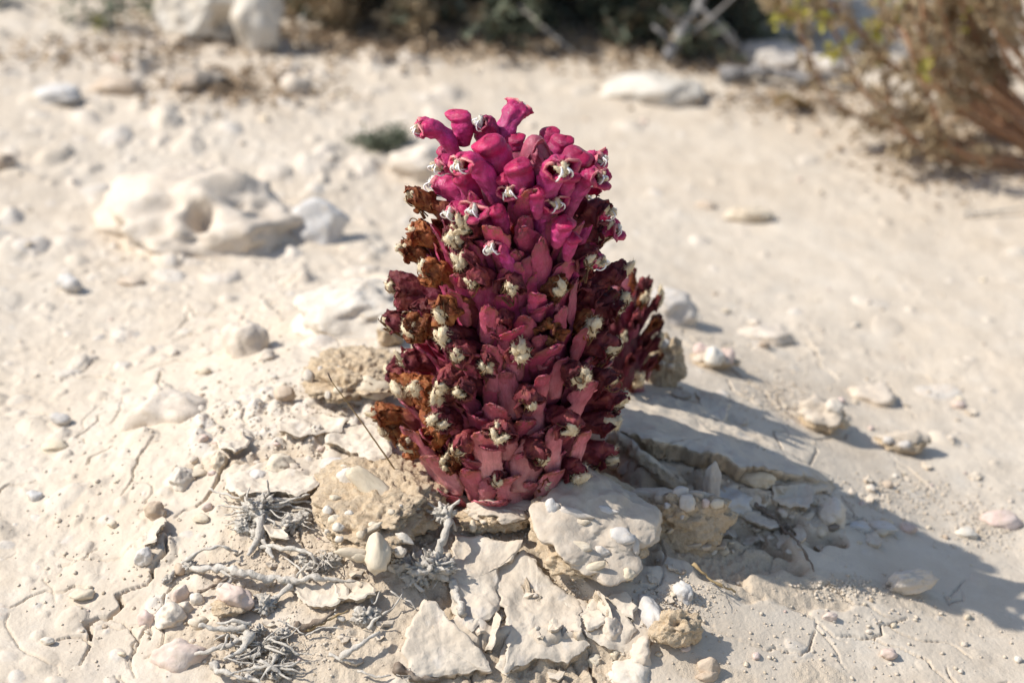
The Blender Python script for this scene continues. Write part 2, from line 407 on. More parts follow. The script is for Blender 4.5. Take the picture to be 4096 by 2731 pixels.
# cracks
def crack(P, depth, width, lift=0., seed=0):
    P = np.asarray(P, float)
    Q = [P[0]]
    r_ = np.random.RandomState(seed+int(abs(P[0][0])*1e5))
    for a, b in zip(P[:-1], P[1:]):
        L = np.linalg.norm(b-a); n = max(1, int(L/.0035)); nn = np.array([-(b-a)[1], (b-a)[0]])/(L+1e-9)
        for t in np.linspace(0, 1, n+1)[1:]: Q.append(a+(b-a)*t+nn*r_.normal()*.0013*(t < 1))
    m = len(Q)
    for i, (a, b) in enumerate(zip(Q[:-1], Q[1:])):
        tt = (i+.5)/m; k = min(1, 4*tt*(1-tt)+.12); c = (a+b)/2; L = np.linalg.norm(b-a)
        w_ = window(c[0], c[1], L/2+.012 if lift else L/2+width*3)
        if X[w_].size == 0: continue
        dx = X[w_]-a[0]; dy = Y[w_]-a[1]; d = (b-a)/(L+1e-9); t = np.clip(dx*d[0]+dy*d[1], 0, L)
        ex = dx-t*d[0]; ey = dy-t*d[1]; q = np.hypot(ex, ey); side = (-ex*d[1]+ey*d[0])
        ww = max(.00038, width*(.30+.40*k)); g = depth*k*(1-sstep(ww*.75, ww*1.35, q))
        CR[w_] = np.maximum(CR[w_], g)
        if lift: LF[w_] = np.maximum(LF[w_], lift*.28*k*np.exp(-q/.009)*(side > 0))
CR = np.zeros_like(H); LF = np.zeros_like(H)
def pl(*pts): return [at_z(a, b, .003)[:2] for a, b in pts]
for P, d, w_, l in [
    (pl((120, 1352), (195, 1350), (215, 1312), (255, 1303), (290, 1268), (325, 1262)), .007, .0011, .003),
    (pl((330, 1262), (380, 1215), (388, 1180)), .005, .0009, .002),
    (pl((60, 1530), (140, 1478), (200, 1450)), .003, .0007, .001),
    (pl((170, 1400), (185, 1378), (180, 1350)), .002, .0005, 0),
    (pl((400, 1150), (470, 1130), (510, 1080), (560, 1075)), .005, .0009, .002),
    (pl((1700, 1450), (1730, 1495), (1700, 1520)), .002, .0005, 0),
    (pl((1930, 1400), (1990, 1430), (2010, 1460)), .002, .0005, 0),
    (pl((2200, 1290), (2240, 1330), (2352, 1340)), .003, .0006, .0008),
    (pl((2110, 1390), (2080, 1430), (1990, 1440), (1930, 1440)), .003, .0006, 0),
    (pl((2100, 1340), (2115, 1440), (2060, 1485), (1960, 1500), (1880, 1560)), .003, .0006, .0006),
    (pl((640, 1230), (690, 1260), (760, 1245)), .004, .0009, .001),
    (pl((250, 1420), (290, 1460), (285, 1490)), .002, .0005, 0),
    (pl((1380, 1345), (1420, 1370), (1440, 1430)), .006, .001, .0015),
    (pl((1340, 1345), (1370, 1400), (1385, 1440)), .005, .001, .0015)]:
    crack(P, d, w_, l)
for k in range(150):
    y = rs.uniform(-.155, .22); x = rs.uniform(-.21, .21); a = rs.uniform(0, 6.28); P = [np.array([x, y])]
    if math.hypot(x, y) < .06: continue
    for j in range(rs.randint(3, 8)):
        a += rs.normal()*.55; P.append(P[-1]+np.array([math.cos(a), math.sin(a)])*rs.uniform(.004, .009))
    crack(P, rs.uniform(.0006, .0022), rs.uniform(.00035, .0006), rs.choice([0, .0006]), k)
H = H - np.minimum(CR*1.3, .010) + LF*.7
# pit round the plant with crumbled soil
edge = .048 + .007*gn(30, 21)+.006*np.cos(ang*2+2)+.004*np.exp(-((ang+.6)/.3)**2)-.019*np.exp(-((ang+1.6)/.75)**2)
pit = sstep(edge+.003, edge-.006, r0)
H = H*(1-pit) + pit*(-.024+.004*gn(80, 31, 3))
SOIL = np.maximum(SOIL, sstep(.2, .7, pit))
# loosened, crumbly patches
def patch(px, py, rx, ry, amt=1., dz=-.002):
    global H
    c = at_z(px, py, .004)
    q = np.hypot((X-c[0])/rx, (Y-c[1])/ry)+.35*PN1
    m = sstep(1.05, .8, q)*amt
    SOIL[:] = np.maximum(SOIL, m); H += m*(dz+.0012*PN2)
PN1 = gn(60, 41, 2); PN2 = gn(260, 43, 3)
for a in [(1165, 1290, .032, .020, .9, -.005), (1330, 1400, .03, .016, .8, -.004), (1180, 1440, .045, .028, .9, -.005), (640, 1250, .035, .025, .5, 0),
          (600, 1490, .04, .015, .6, 0), (700, 1400, .04, .018, .55, -.001), (860, 1330, .03, .02, .6, 0), (450, 1370, .02, .012, .5, 0),
          (1600, 1140, .045, .026, .85, -.006), (1750, 1190, .04, .016, .6, -.003), (1640, 1085, .05, .018, .9, -.009), (1900, 1340, .012, .008, .4, 0),
          (1650, 1370, .02, .006, .4, -.001), (1050, 1190, .05, .018, .8, -.003), (980, 1230, .035, .02, .6, 0), (560, 1060, .03, .006, .5, -.003),
          (2060, 1160, .04, .008, .3, 0), (2270, 1180, .02, .006, .2, 0)]: patch(*a)
SOIL = np.clip(SOIL, 0, 1)
f = (np.arange(NY-1)[:, None]*NX + np.arange(NX-1)[None, :]).ravel()
F = np.stack([f, f+1, f+1+NX, f+NX], 1)
ground = mk('ground', np.stack([X.ravel(), Y.ravel(), H.ravel()], 1), F, M['ground'], attrs={'peb': PEB.ravel(), 'soil': SOIL.ravel()}, kind='structure')
def hz(x, y):
    i = int(np.clip(np.searchsorted(xs, x)-1, 0, NX-2)); j = int(np.clip(np.searchsorted(ys, y)-1, 0, NY-2))
    u = (x-xs[i])/(xs[i+1]-xs[i]); v = (y-ys[j])/(ys[j+1]-ys[j])
    return float((H[j, i]*(1-u)+H[j, i+1]*u)*(1-v)+(H[j+1, i]*(1-u)+H[j+1, i+1]*u)*v)
def gp(px, py, up=0.):
    g = lambda z: z-hz(*at_z(px, py, z+up)[:2])
    a = .03; b = a-.004
    while g(b) > 0 and b > -.3: a = b; b -= .004
    for _ in range(9):
        m_ = (a+b)/2
        if g(m_) > 0: a = m_
        else: b = m_
    return at_z(px, py, (a+b)/2+up)
def mpp(p): return float(np.dot(p-CAM, [0, math.cos(PITCH), -math.sin(PITCH)]))/FPX    # metres per (2352-wide) pixel
SP, CP = math.sin(PITCH), math.cos(PITCH)

# ------------------------------------------------------------------ rocks and clods
def rect_dims(rect, dep):
    x0, y0, x1, y1 = rect; p = gp((x0+x1)/2, y1-2); s = mpp(p); W = (x1-x0)*s; D = W*dep
    Hh = max(((y1-y0)*s - D*SP*.8)/CP, W*.22); return p, s, W, D, Hh
def stone(name, label, cat, rect, mat='white', dep=.75, seed=1, sub=4, sink=.25, rot=0, cuts=9, nz=.2, fine=.05, group=None, cutmin=.62):
    p, s, W, D, Hh = rect_dims(rect, dep)
    T = min(Hh/(1-sink), W*(1.1 if sink > .28 else 3.)); gr = 1/math.sqrt(max(.2, 1-max(0, 2*sink-1)**2)) if sink > .5 else 1.
    v, f, nn = rock_verts(sub, (W*1.04*gr, D*gr, T*1.08), seed, cuts, nz=nz, fine=fine, cutmin=cutmin)
    if sink >= .25:
        zn = np.clip(nn[:, 2], -.8, 0); v[:, :2] *= np.clip(1/np.sqrt(1-zn**2), 1, 1.6)[:, None]
    c = np.array([p[0], p[1]+D*.42, 0]); c[2] = hz(c[0], c[1]) + min(Hh, T*(1-sink)) - T*.5
    o = mk(name, v, f, M[mat]); o.location = c; o.rotation_euler = (0, 0, rot)
    return tag(o, label, cat, group)
_pebmesh = {}
def pebmesh(mat, k, sub=2):
    key = (mat, k, sub)
    if key not in _pebmesh:
        v, f, _ = rock_verts(sub, (1, .75, .55), 300+k, 5, nz=.22, fine=.08)
        _pebmesh[key] = mk('pebble', v*.01, f, M[mat], link=False)
    return _pebmesh[key]
def clod(name, label, rect, seed, pebs=(), crust=True, dep=.8, rot=0, tilt=(0, 0), sub=6, nz=.35, cuts=7, sink=.12, crustdir=(0, 0, 1), crust_t=.35, cat='clod', group=None):
    p, s, W, D, Hh = rect_dims(rect, dep)
    v, f, nn = rock_verts(sub, (1.8, 1.8, 1.8), seed, cuts, nz=nz*.75, fine=.05 if crust else .08, freq=1.2)
    cdv = np.array(crustdir, float); cdv /= np.linalg.norm(cdv)
    q = nn@cdv + .35*fbm(nn*2.1+seed, 2)
    cr = sstep(crust_t-.03, crust_t+.04, q) if crust else np.zeros(len(v))
    scl = np.array([W, D, Hh])*.5*1.12/.95
    v = v*scl
    rgh = fbm(v/.0045+seed, 4, .62)*.0013 + fbm(v/.0012+seed, 2, .6)*.00045
    pit_ = -np.clip(fbm(v/.009+seed*2, 2)-.15, 0, 1)*.006
    lip = sstep(crust_t-.12, crust_t-.02, q)*(1-cr)*-.0016
    smooth_ = fbm(v/.013+seed, 2)*.0008+fbm(v/.004+seed, 2)*.00015
    dsp = (rgh+pit_+lip)*(1-cr) + smooth_*cr + (.0009*cr if crust else 0)
    v = v + nn*dsp[:, None]*min(1., W/.03)
    c = np.array([p[0], p[1]+D*.42, 0]); c[2] = max(hz(c[0], c[1]), p[2]-.003) + Hh*.5 - Hh*sink
    e = thing(name, c, label, cat, group); e.rotation_euler = (tilt[0], tilt[1], rot)
    mk('lump', v, f, M['clod'], e, attrs={'crust': cr})
    Rm = Matrix.Rotation(rot, 3, 'Z') @ Matrix.Rotation(tilt[1], 3, 'Y') @ Matrix.Rotation(tilt[0], 3, 'X')
    Ri = np.array(Rm.transposed()); vv = v
    rs_ = np.random.RandomState(seed+5)
    for pb in pebs:   # px, py of centre, width px, height px, roll deg, material, (proud)
        px, py, pw, ph, roll, m_ = pb[:6]; proud = pb[6] if len(pb) > 6 else .35
        d = ray(px, py); d = d/np.linalg.norm(d); o_ = Ri@(CAM-c); dl = Ri@d
        t = (vv-o_)@dl; q_ = o_+dl*t[:, None]; dist = np.linalg.norm(vv-q_, axis=1)
        cand = np.where(dist < W*.06)[0]
        if len(cand) == 0: continue
        b = cand[np.argmin(t[cand])]; pos = vv[b]; s_ = s
        k_ = rs_.randint(0, 12)
        z_ax = -dl; x_ax = Ri@np.array([math.cos(R(roll)), math.sin(R(roll))*SP, math.sin(R(roll))*CP]); x_ax -= z_ax*np.dot(x_ax, z_ax); x_ax /= np.linalg.norm(x_ax)
        y_ax = np.cross(z_ax, x_ax); S = (pw*s_*105, ph*s_*135, min(pw, ph)*s_*130)
        m4 = Matrix(((x_ax[0]*S[0], y_ax[0]*S[1], z_ax[0]*S[2], pos[0]), (x_ax[1]*S[0], y_ax[1]*S[1], z_ax[1]*S[2], pos[1]), (x_ax[2]*S[0], y_ax[2]*S[1], z_ax[2]*S[2], pos[2]), (0, 0, 0, 1)))
        m4 = Matrix.Translation(Vector(z_ax*(proud-.35)*S[2]*.01)) @ m4
        ob('pebble', pebmesh(m_, k_, 3 if pw > 25 else 2), e, mtx=m4)
    rnd_n = int(7*W/.04)
    for _ in range(rnd_n):
        b = rs_.randint(len(vv)); 
        if cr[b] > .5: continue
        sz = rs_.uniform(.0018, .0045); m4 = Matrix.Translation(vv[b]) @ Quaternion(rs_.normal(size=4)).normalized().to_matrix().to_4x4() @ Matrix.Scale(sz*100, 4)
        ob('pebble', pebmesh(rs_.choice(['white', 'cream', 'grey', 'white']), rs_.randint(12)), e, mtx=m4)
    return e

# ------------------------------------------------------------------ crust plates and slabs
def plate(label, poly, thick=.003, seed=0, curl=.0, bumps=.0014, cat='crust plate', name='crust_plate', group=None, jag=.0009, under=.75):
    rs_ = np.random.RandomState(seed+900)
    mx_, my_ = np.mean([a[0] for a in poly]), np.mean([a[1] for a in poly]); ex = 1.06 if thick < .0055 else 1.
    P = np.array([gp(mx_+(a[0]-mx_)*ex, my_+(a[1]-my_)*ex, (a[2] if len(a) > 2 else 2)*.001) for a in poly])
    Q = []
    for a, b in zip(P, np.roll(P, -1, 0)):
        n = max(2, int(np.linalg.norm(b-a)/.0011)); w_ = 0
        for t in np.linspace(0, 1, n, endpoint=False):
            Q.append(a+(b-a)*t)
    Q = np.array(Q); m = len(Q); c = Q.mean(0); c[2] = Q[:, 2].mean()
    tg = np.roll(Q, -4, 0)-np.roll(Q, 4, 0); area = np.sum(Q[:, 0]*np.roll(Q[:, 1], -1)-np.roll(Q[:, 0], -1)*Q[:, 1])
    rad = np.stack([tg[:, 1], -tg[:, 0]], 1)*(1 if area > 0 else -1); L = np.linalg.norm(rad, axis=1)[:, None]+1e-9; nrm2 = rad/L
    nz_ = fbm(np.c_[Q[:, :2]/.006, np.full(m, seed*3.1)], 3, .6)*jag*1.6 + fbm(np.c_[Q[:, :2]/.0018, np.full(m, seed*3.1)], 2)*jag*.5
    Q[:, :2] += rad/L*nz_[:, None]
    Af = np.c_[Q[:, :2]-c[:2], np.ones(m)]; cf = np.linalg.lstsq(Af, Q[:, 2], rcond=None)[0]; Zr = Q[:, 2]-Af@cf; c[2] = cf[2]
    NR = 26; ks = 1-(1-np.linspace(0, 1, NR))**1.25
    rings = []
    for k in ks[1:]:
        r = c+(Q-c)*k; r[:, 2] = cf[0]*(r[:, 0]-c[0])+cf[1]*(r[:, 1]-c[1])+cf[2]+Zr*k**3
        r[:, 2] += curl*(k**3) - .0009*sstep(.90, 1, np.full(m, k))
        rings.append(r)
    top = np.concatenate([c[None]]+rings)
    top[:, 2] += fbm(np.c_[top[:, :2]/.011, np.full(len(top), seed)], 3, .5)*bumps + fbm(np.c_[top[:, :2]/.0035, np.full(len(top), seed+.5)], 2)*bumps*.25
    nt_ = len(top); last = top[-m:]
    side = []; SL = 5
    for j in range(1, SL+1):
        k = j/SL; s_ = last.copy(); s_[:, 2] = last[:, 2]-thick*k
        s_[:, :2] += nrm2*((fbm(s_*np.array([1, 1, 2.4])/.0042+seed, 4, .65)*.0017-.0005)*min(1, thick/.004)-(1-under)*.010*k**.7*min(1, thick/.004))[:, None]; side.append(s_)
    b = c+(side[-1]-c)*.5; b[:, 2] = side[-1][:, 2]-.001; side.append(b)
    cb = c.copy()[None]; cb[0, 2] = b[:, 2].mean()-.001
    V = np.concatenate([top]+side+[cb]); f = []
    for j in range(m): f.append((0, 1+j, 1+(j+1) % m))
    tot = len(ks)-1+len(side)
    for i in range(tot-1):
        o0 = 1+i*m; o1 = o0+m
        for j in range(m):
            k = (j+1) % m; f.append((o0+j, o1+j, o1+k, o0+k))
    e = len(V)-1; o0 = e-m
    for j in range(m): f.append((o0+j, e, o0+(j+1) % m))
    soil = np.ones(len(V)); soil[:nt_] = 0; soil[nt_:nt_+m] = .3
    peb = np.zeros(len(V)); qn = fbm(np.c_[V[:, :2]/.008, np.full(len(V), seed+7)], 2); peb[:nt_] = sstep(.45, .6, qn)[:nt_]
    o = mk(name, V-c, f, M['ground'], attrs={'soil': soil, 'peb': peb*.7}); o.location = c
    return tag(o, label, cat, group)
plate('largest smooth mud plate in front of the plant, right of the wide crack', [(1150,1290,2),(1205,1265,4),(1270,1345,2),(1330,1380,2),(1330,1450,3),(1345,1480,4),(1300,1520,5),(1230,1505,5),(1165,1535,3),(1170,1480,3),(1160,1400,2),(1135,1340,1)], .0054, 1, .001)
plate('mud plate below the small clod with a tall broken right edge', [(1050,1235,2),(1120,1240,5),(1195,1245,7),(1190,1275,7),(1150,1300,5),(1140,1340,3),(1150,1395,3),(1085,1440,3),(1040,1400,2),(1035,1300,2)], .0054, 2, .001)
plate('peeled mud plate with curled rim at the bottom edge', [(940,1440,3),(975,1380,4),(1000,1385,5),(1050,1440,4),(1105,1500,5),(1120,1535,4),(1030,1545,3),(950,1555,2),(930,1500,2)], .0054, 3, .001)
plate('narrow upturned flake wedged in the wide crack at the bottom', [(1128,1440,2),(1142,1400,9),(1150,1420,11),(1136,1470,8),(1128,1485,5),(1110,1490,3)], .002, 4)
plate('small dark-sided mud flake between two plates at the bottom', [(1150,1500,1),(1170,1455,3),(1200,1462,3),(1190,1500,3),(1165,1545,2),(1140,1530,1)], .004, 5)
plate('curled mud flake under the middle of the dead branch', [(672,1345,2),(790,1345,3),(800,1370,5),(760,1395,3),(700,1385,3)], .0025, 6, .0015)
plate('rounded mud flake at the right end of the dead branch', [(765,1340,2),(850,1345,3),(862,1370,5),(820,1385,6),(780,1375,4)], .0025, 7, .002)
plate('thin upright mud flake beside the elongated pebbles front of the ridged clod', [(1365,1355,2),(1378,1352,6),(1410,1400,5),(1405,1435,2),(1385,1420,1)], .002, 8)
plate('triangular mud flake in the shade under the ridged clod', [(1395,1370,1),(1440,1355,3),(1462,1390,4),(1455,1420,3),(1420,1400,1)], .002, 9)
plate('mud plate with a scalloped edge right of the largest plate', [(1290,1365,2),(1345,1380,3),(1430,1400,2),(1460,1440,2),(1430,1490,2),(1380,1475,3),(1345,1450,4),(1305,1410,2)], .003, 10)
plate('flat broken flake at the far side of the pit, left of the shaded ledge', [(1330,1395,2),(1380,1400,2),(1400,1430,3),(1350,1440,4)], .002, 12)
# the ledge right of the plant
S1 = plate('big lifted crust ledge in the shadow right of the plant, front edge overhanging', [(1395,905,8),(1480,895,8),(1570,915,6),(1660,950,4),(1760,1010,3),(1880,1075,2),(1915,1098,4),(1850,1090,9),(1770,1075,13),(1700,1062,15),(1640,1030,16),(1570,1022,17),(1490,1005,16),(1420,985,15)], .011, 20, .0, .0016, jag=.0016, under=.55)
plate('crust piece broken off the tip of the ledge, streaked with light', [(1780,1085,5),(1850,1092,5),(1905,1102,3),(1925,1112,2),(1880,1130,2),(1800,1120,5),(1735,1110,7),(1712,1090,7)], .006, 21, 0, .001, under=.6)
plate('crust slab leaning edge-on against the ledge beside the dark flowers', [(1400,985,12),(1425,985,14),(1480,1030,12),(1540,1075,9),(1575,1098,5),(1520,1110,1),(1440,1090,1),(1390,1060,4)], .006, 22, 0, .001)
plate('dark shaded crust piece on the ledge top', [(1600,905,4),(1640,905,8),(1680,930,6),(1660,965,4),(1620,955,4)], .004, 23, .0015)
plate('scoop-shaped crust flake tilted in the shade right of the white shard', [(1780,1120,4),(1850,1118,5),(1870,1135,6),(1855,1165,7),(1815,1172,7),(1775,1150,5)], .004, 24, .002)
plate('long flat crust flake lying behind the brown stick', [(1680,1170,2),(1740,1180,3),(1790,1205,4),(1770,1215,4),(1720,1200,3)], .002, 25, .001)
plate('wide pale crust slab in the shade left of the scoop-shaped flake', [(1700,1115,3),(1760,1125,4),(1775,1150,4),(1740,1165,4),(1695,1145,4)], .004, 26)
plate('shaded flake deep in the hollow behind the shard clod', [(1400,1105,1),(1500,1110,3),(1560,1130,4),(1500,1150,3),(1410,1140,1)], .003, 27)
# left mound: lifted rim along the twigs
for i, (q, l) in enumerate([
    ([(520,1090,3),(600,1075,4),(680,1085,4),(735,1095,6),(730,1120,8),(680,1140,8),(630,1125,8),(560,1135,7),(515,1125,5)], 'pebble-studded crust rim overhanging the star-shaped twigs'),
    ([(760,985,3),(850,975,4),(900,1000,7),(895,1050,9),(850,1060,8),(800,1030,6),(745,1020,4)], 'crust piece bordering the pit on its left side'),
    ([(500,1000,3),(560,985,4),(570,1010,5),(540,1035,6),(500,1025,4)], 'thin raised crust chip on the left mound'),
    ([(640,965,3),(740,950,4),(800,965,5),(780,990,5),(690,1000,5),(640,990,4)], 'raised crust chip below the speckled clod'),
    ([(600,1190,2),(650,1195,3),(660,1240,4),(620,1235,4)], 'small curled flake beside the star-shaped twigs'),
    ([(340,1215,2),(372,1185,3),(382,1195,5),(360,1240,4),(330,1245,2)], 'leaf-thin curled flake left of the dead twigs')]):
    plate(l, q, .006 if i < 2 else .0025, 30+i, .001, .0016)
# loose smaller flakes
_fl = []
rs = np.random.RandomState(5)
FLZ = [('thin mud flake scattered among the twigs at lower left', 420, 900, 1250, 1540, 26), ('thin mud flake scattered over the cracked ground in front', 900, 1560, 1290, 1560, 34),
       ('thin mud flake in the plant\'s shadow on the right', 1580, 2020, 1120, 1260, 40), ('thin pale flake on the sunny slope right of the plant', 1500, 2250, 880, 1120, 16)]
def flake_mesh(k):
    r_ = np.random.RandomState(600+k); n = 11; th = np.sort(np.linspace(0, 6.28, n, endpoint=False)+r_.uniform(-.2, .2, n)); rr = r_.uniform(.6, 1, n)
    T = np.c_[np.cos(th)*rr, np.sin(th)*rr*.7, .12*r_.normal(size=n)]; B = T*[.9, .9, 1]-[0, 0, .28]
    V = np.concatenate([T*.55+[0, 0, .05], T, B, [[0, 0, .06]]]); f = []
    for j in range(n):
        q = (j+1) % n; f += [(3*n, j, q), (j, n+j, n+q, q), (n+j, 2*n+j, 2*n+q, n+q)]
    f.append(tuple(2*n+j for j in range(n-1, -1, -1)))
    soil = np.concatenate([np.zeros(2*n), np.ones(n), [0]])
    return mk('mud_flake', V*.005, f, M['ground'], smooth=False, link=False, attrs={'soil': soil, 'peb': soil*0})
FM = [flake_mesh(k) for k in range(8)]; FLK = []
def nearpit(p, r=.05): return math.hypot(p[0]-PX0, p[1]-.005) < r
for lab, x0, x1, y0, y1, n in FLZ:
    for k in range(n):
        p = gp(rs.uniform(x0, x1), rs.uniform(y0, y1))
        if nearpit(p): continue
        sz = rs.uniform(.004, .0105)*(1.35 if y0 in (1120, 1110) or x0 == 1580 else 1)
        m4 = Matrix.Translation((p[0], p[1], p[2]+sz*.13)) @ Matrix.Rotation(rs.uniform(0, 6.28), 4, 'Z') @ Matrix.Rotation(rs.normal()*.22, 4, 'X') @ Matrix.Rotation(rs.normal()*.22, 4, 'Y') @ Matrix.Scale(sz*100, 4)
        k_ = rs.randint(8); FLK.append((ob('mud_flake', FM[k_], mtx=m4), p, ('small ' if sz < .006 else 'mid-sized ' if sz < .0085 else 'broad ')+('pointed' if k_ % 2 else 'blunt')+' mud flake'))

# ------------------------------------------------------------------ the large clods
clod('conglomerate_clod', 'large sandy clod studded with white pebbles, in front of the plant at left', (722,1058,1002,1318), 21,
     [(850,1105,150,52,-38,'cream',.35),(800,1085,55,50,-30,'white',.3),(876,1262,56,92,0,'cream',.5),(936,1222,45,22,-30,'white',.4),(800,1270,75,24,-5,'cream',.5),(868,1205,44,16,30,'cream',.4),
      (762,1180,34,26,0,'cream',.3),(772,1200,28,22,0,'white',.3),(752,1160,24,30,0,'white',.3),(795,1165,22,18,0,'white',.3),(828,1290,60,30,5,'cream',.4),(840,1215,22,22,0,'cream',.4),(770,1225,22,20,0,'white',.3),
      (900,1160,20,14,0,'cream',.3),(850,1190,26,16,10,'cream',.3),(935,1270,30,26,0,'white',.3),(760,1130,26,18,0,'cream',.3)], crust=False, dep=1.45, nz=.25, cuts=6)
clod('ridged_clod', 'tan clod with a smooth grey-cream crust on top, in front of the plant at right', (1225,1118,1508,1352), 34,
     [(1330,1165,90,26,-15,'grey',.3),(1270,1150,36,50,0,'grey',.3),(1400,1160,60,24,-10,'grey',.2),(1385,1250,40,24,-10,'grey',.3),(1440,1225,60,42,-20,'grey',.35),(1380,1290,58,22,18,'cream',.5),(1350,1190,34,18,0,'cream',.3),(1345,1245,60,26,-10,'cream',.2),(1455,1310,30,30,0,'cream',.3),(1475,1250,22,50,10,'grey',.3)],
     crust=True, crustdir=(.35, -.12, .9), crust_t=.22, dep=1.25, rot=R(-16), tilt=(R(8), R(12)), nz=.26)
clod('flat_clod', 'small flat-topped sandy clod lying on the pit edge in front of the plant', (1052,1143,1236,1240), 43,
     [(1082,1215,18,30,0,'cream',.3),(1205,1175,16,18,0,'cream',.3)], crust=True, crust_t=.45, dep=.5, nz=.3, cuts=6)
clod('shard_clod', 'shaded conglomerate clod with an upright pale shard, right of the plant', (1435,1080,1682,1262), 52,
     [(1478,1105,60,50,10,'grey',.2),(1560,1115,40,28,0,'grey',.5),(1580,1142,42,40,0,'white',.5),(1660,1165,34,24,0,'cream',.5),(1530,1165,16,18,0,'grey',.3),(1500,1190,30,20,0,'grey',.3),(1620,1150,20,26,0,'pink',.3),(1470,1190,40,24,0,'grey',.2)],
     crust=True, crustdir=(-.1, .5, .85), crust_t=.75, dep=.55, rot=R(-8), nz=.34)
stone('upright_shard', 'pale pointed stone shard standing upright on the shaded clod', 'stone', (1612,1062,1658,1178), 'grey', .5, 12, 4, .1, 0, 12, .12, .02)
clod('speckled_clod', 'rough tan clod left behind the plant with a white stone in its lower face', (695,782,918,948), 62,
     [(850,880,84,60,-15,'cream',.1),(840,928,130,22,0,'white',.3),(708,852,24,34,20,'white',.4),(745,900,18,20,0,'white',.3),(775,885,24,20,0,'cream',.3)], crust=False, dep=1.05, nz=.25)
clod('knob_clod', 'lit knobbly clod perched behind the plant at left', (868,716,930,800), 73, [(888,742,50,42,10,'white',.5)], crust=False, dep=.9, sub=5)
clod('shaded_clod', 'brown shaded clod behind the second flower stem', (1478,735,1575,898), 81, [(1520,790,30,26,0,'grey',.3),(1500,830,30,34,0,'grey',.3),(1545,840,18,16,0,'cream',.3)], crust=False, dep=.8, nz=.3)
clod('pink_tipped_clod', 'small rough clod with a pink-tipped pebble, at the lower right of the plates', (1500,1385,1622,1500), 90,
     [(1606,1390,20,46,-5,'pink',.5),(1585,1378,26,12,0,'cream',.5)], crust=False, dep=.7, nz=.4, rot=.5, sub=5)
stone('smooth_pebble', 'smooth domed grey-cream pebble beside the pink-tipped clod', 'pebble', (1470,1355,1520,1455), 'grey', 2.6, 14, 4, .5, .3, 3, .12, .02)
stone('smooth_pebble', 'slim cream-topped stone standing behind the pink-tipped clod', 'pebble', (1548,1310,1590,1388), 'grey', 1.8, 15, 4, .4, .3, 6, .15, .03)
clod('half_lump', 'sandy underside lump below the pinkish curled stone at lower left', (482,1375,560,1428), 95, [], crust=False, dep=.8, sub=5)
stone('curled_stone', 'glossy pinkish stone capping a sandy lump at lower left', 'stone', (490,1338,582,1412), 'pink', .6, 16, 4, .05, -.4, 6, .25, .04)
clod('hooked_clod', 'hooked clod casting a shadow on the sunny slope, far right of the ledge', (1830,898,1950,995), 101, [(1915,930,40,40,0,'white',.4)], crust=True, crust_t=.3, dep=.8, sub=5, nz=.5)
clod('low_clod', 'low crusted clod with a ragged dark underside at the right', (2015,985,2128,1045), 103, [(2040,1010,24,24,0,'grey',.4),(2080,1015,30,20,0,'grey',.4)], crust=True, dep=.6, sub=5, nz=.4)
clod('pebbly_clod', 'blurred pebbly clod to the right behind the shaded ledge', (1590,788,1692,850), 105, [(1635,815,46,46,0,'white',.5),(1675,812,30,50,10,'pink',.4),(1610,800,40,36,0,'pink',.4)], crust=True, dep=.8, sub=5)
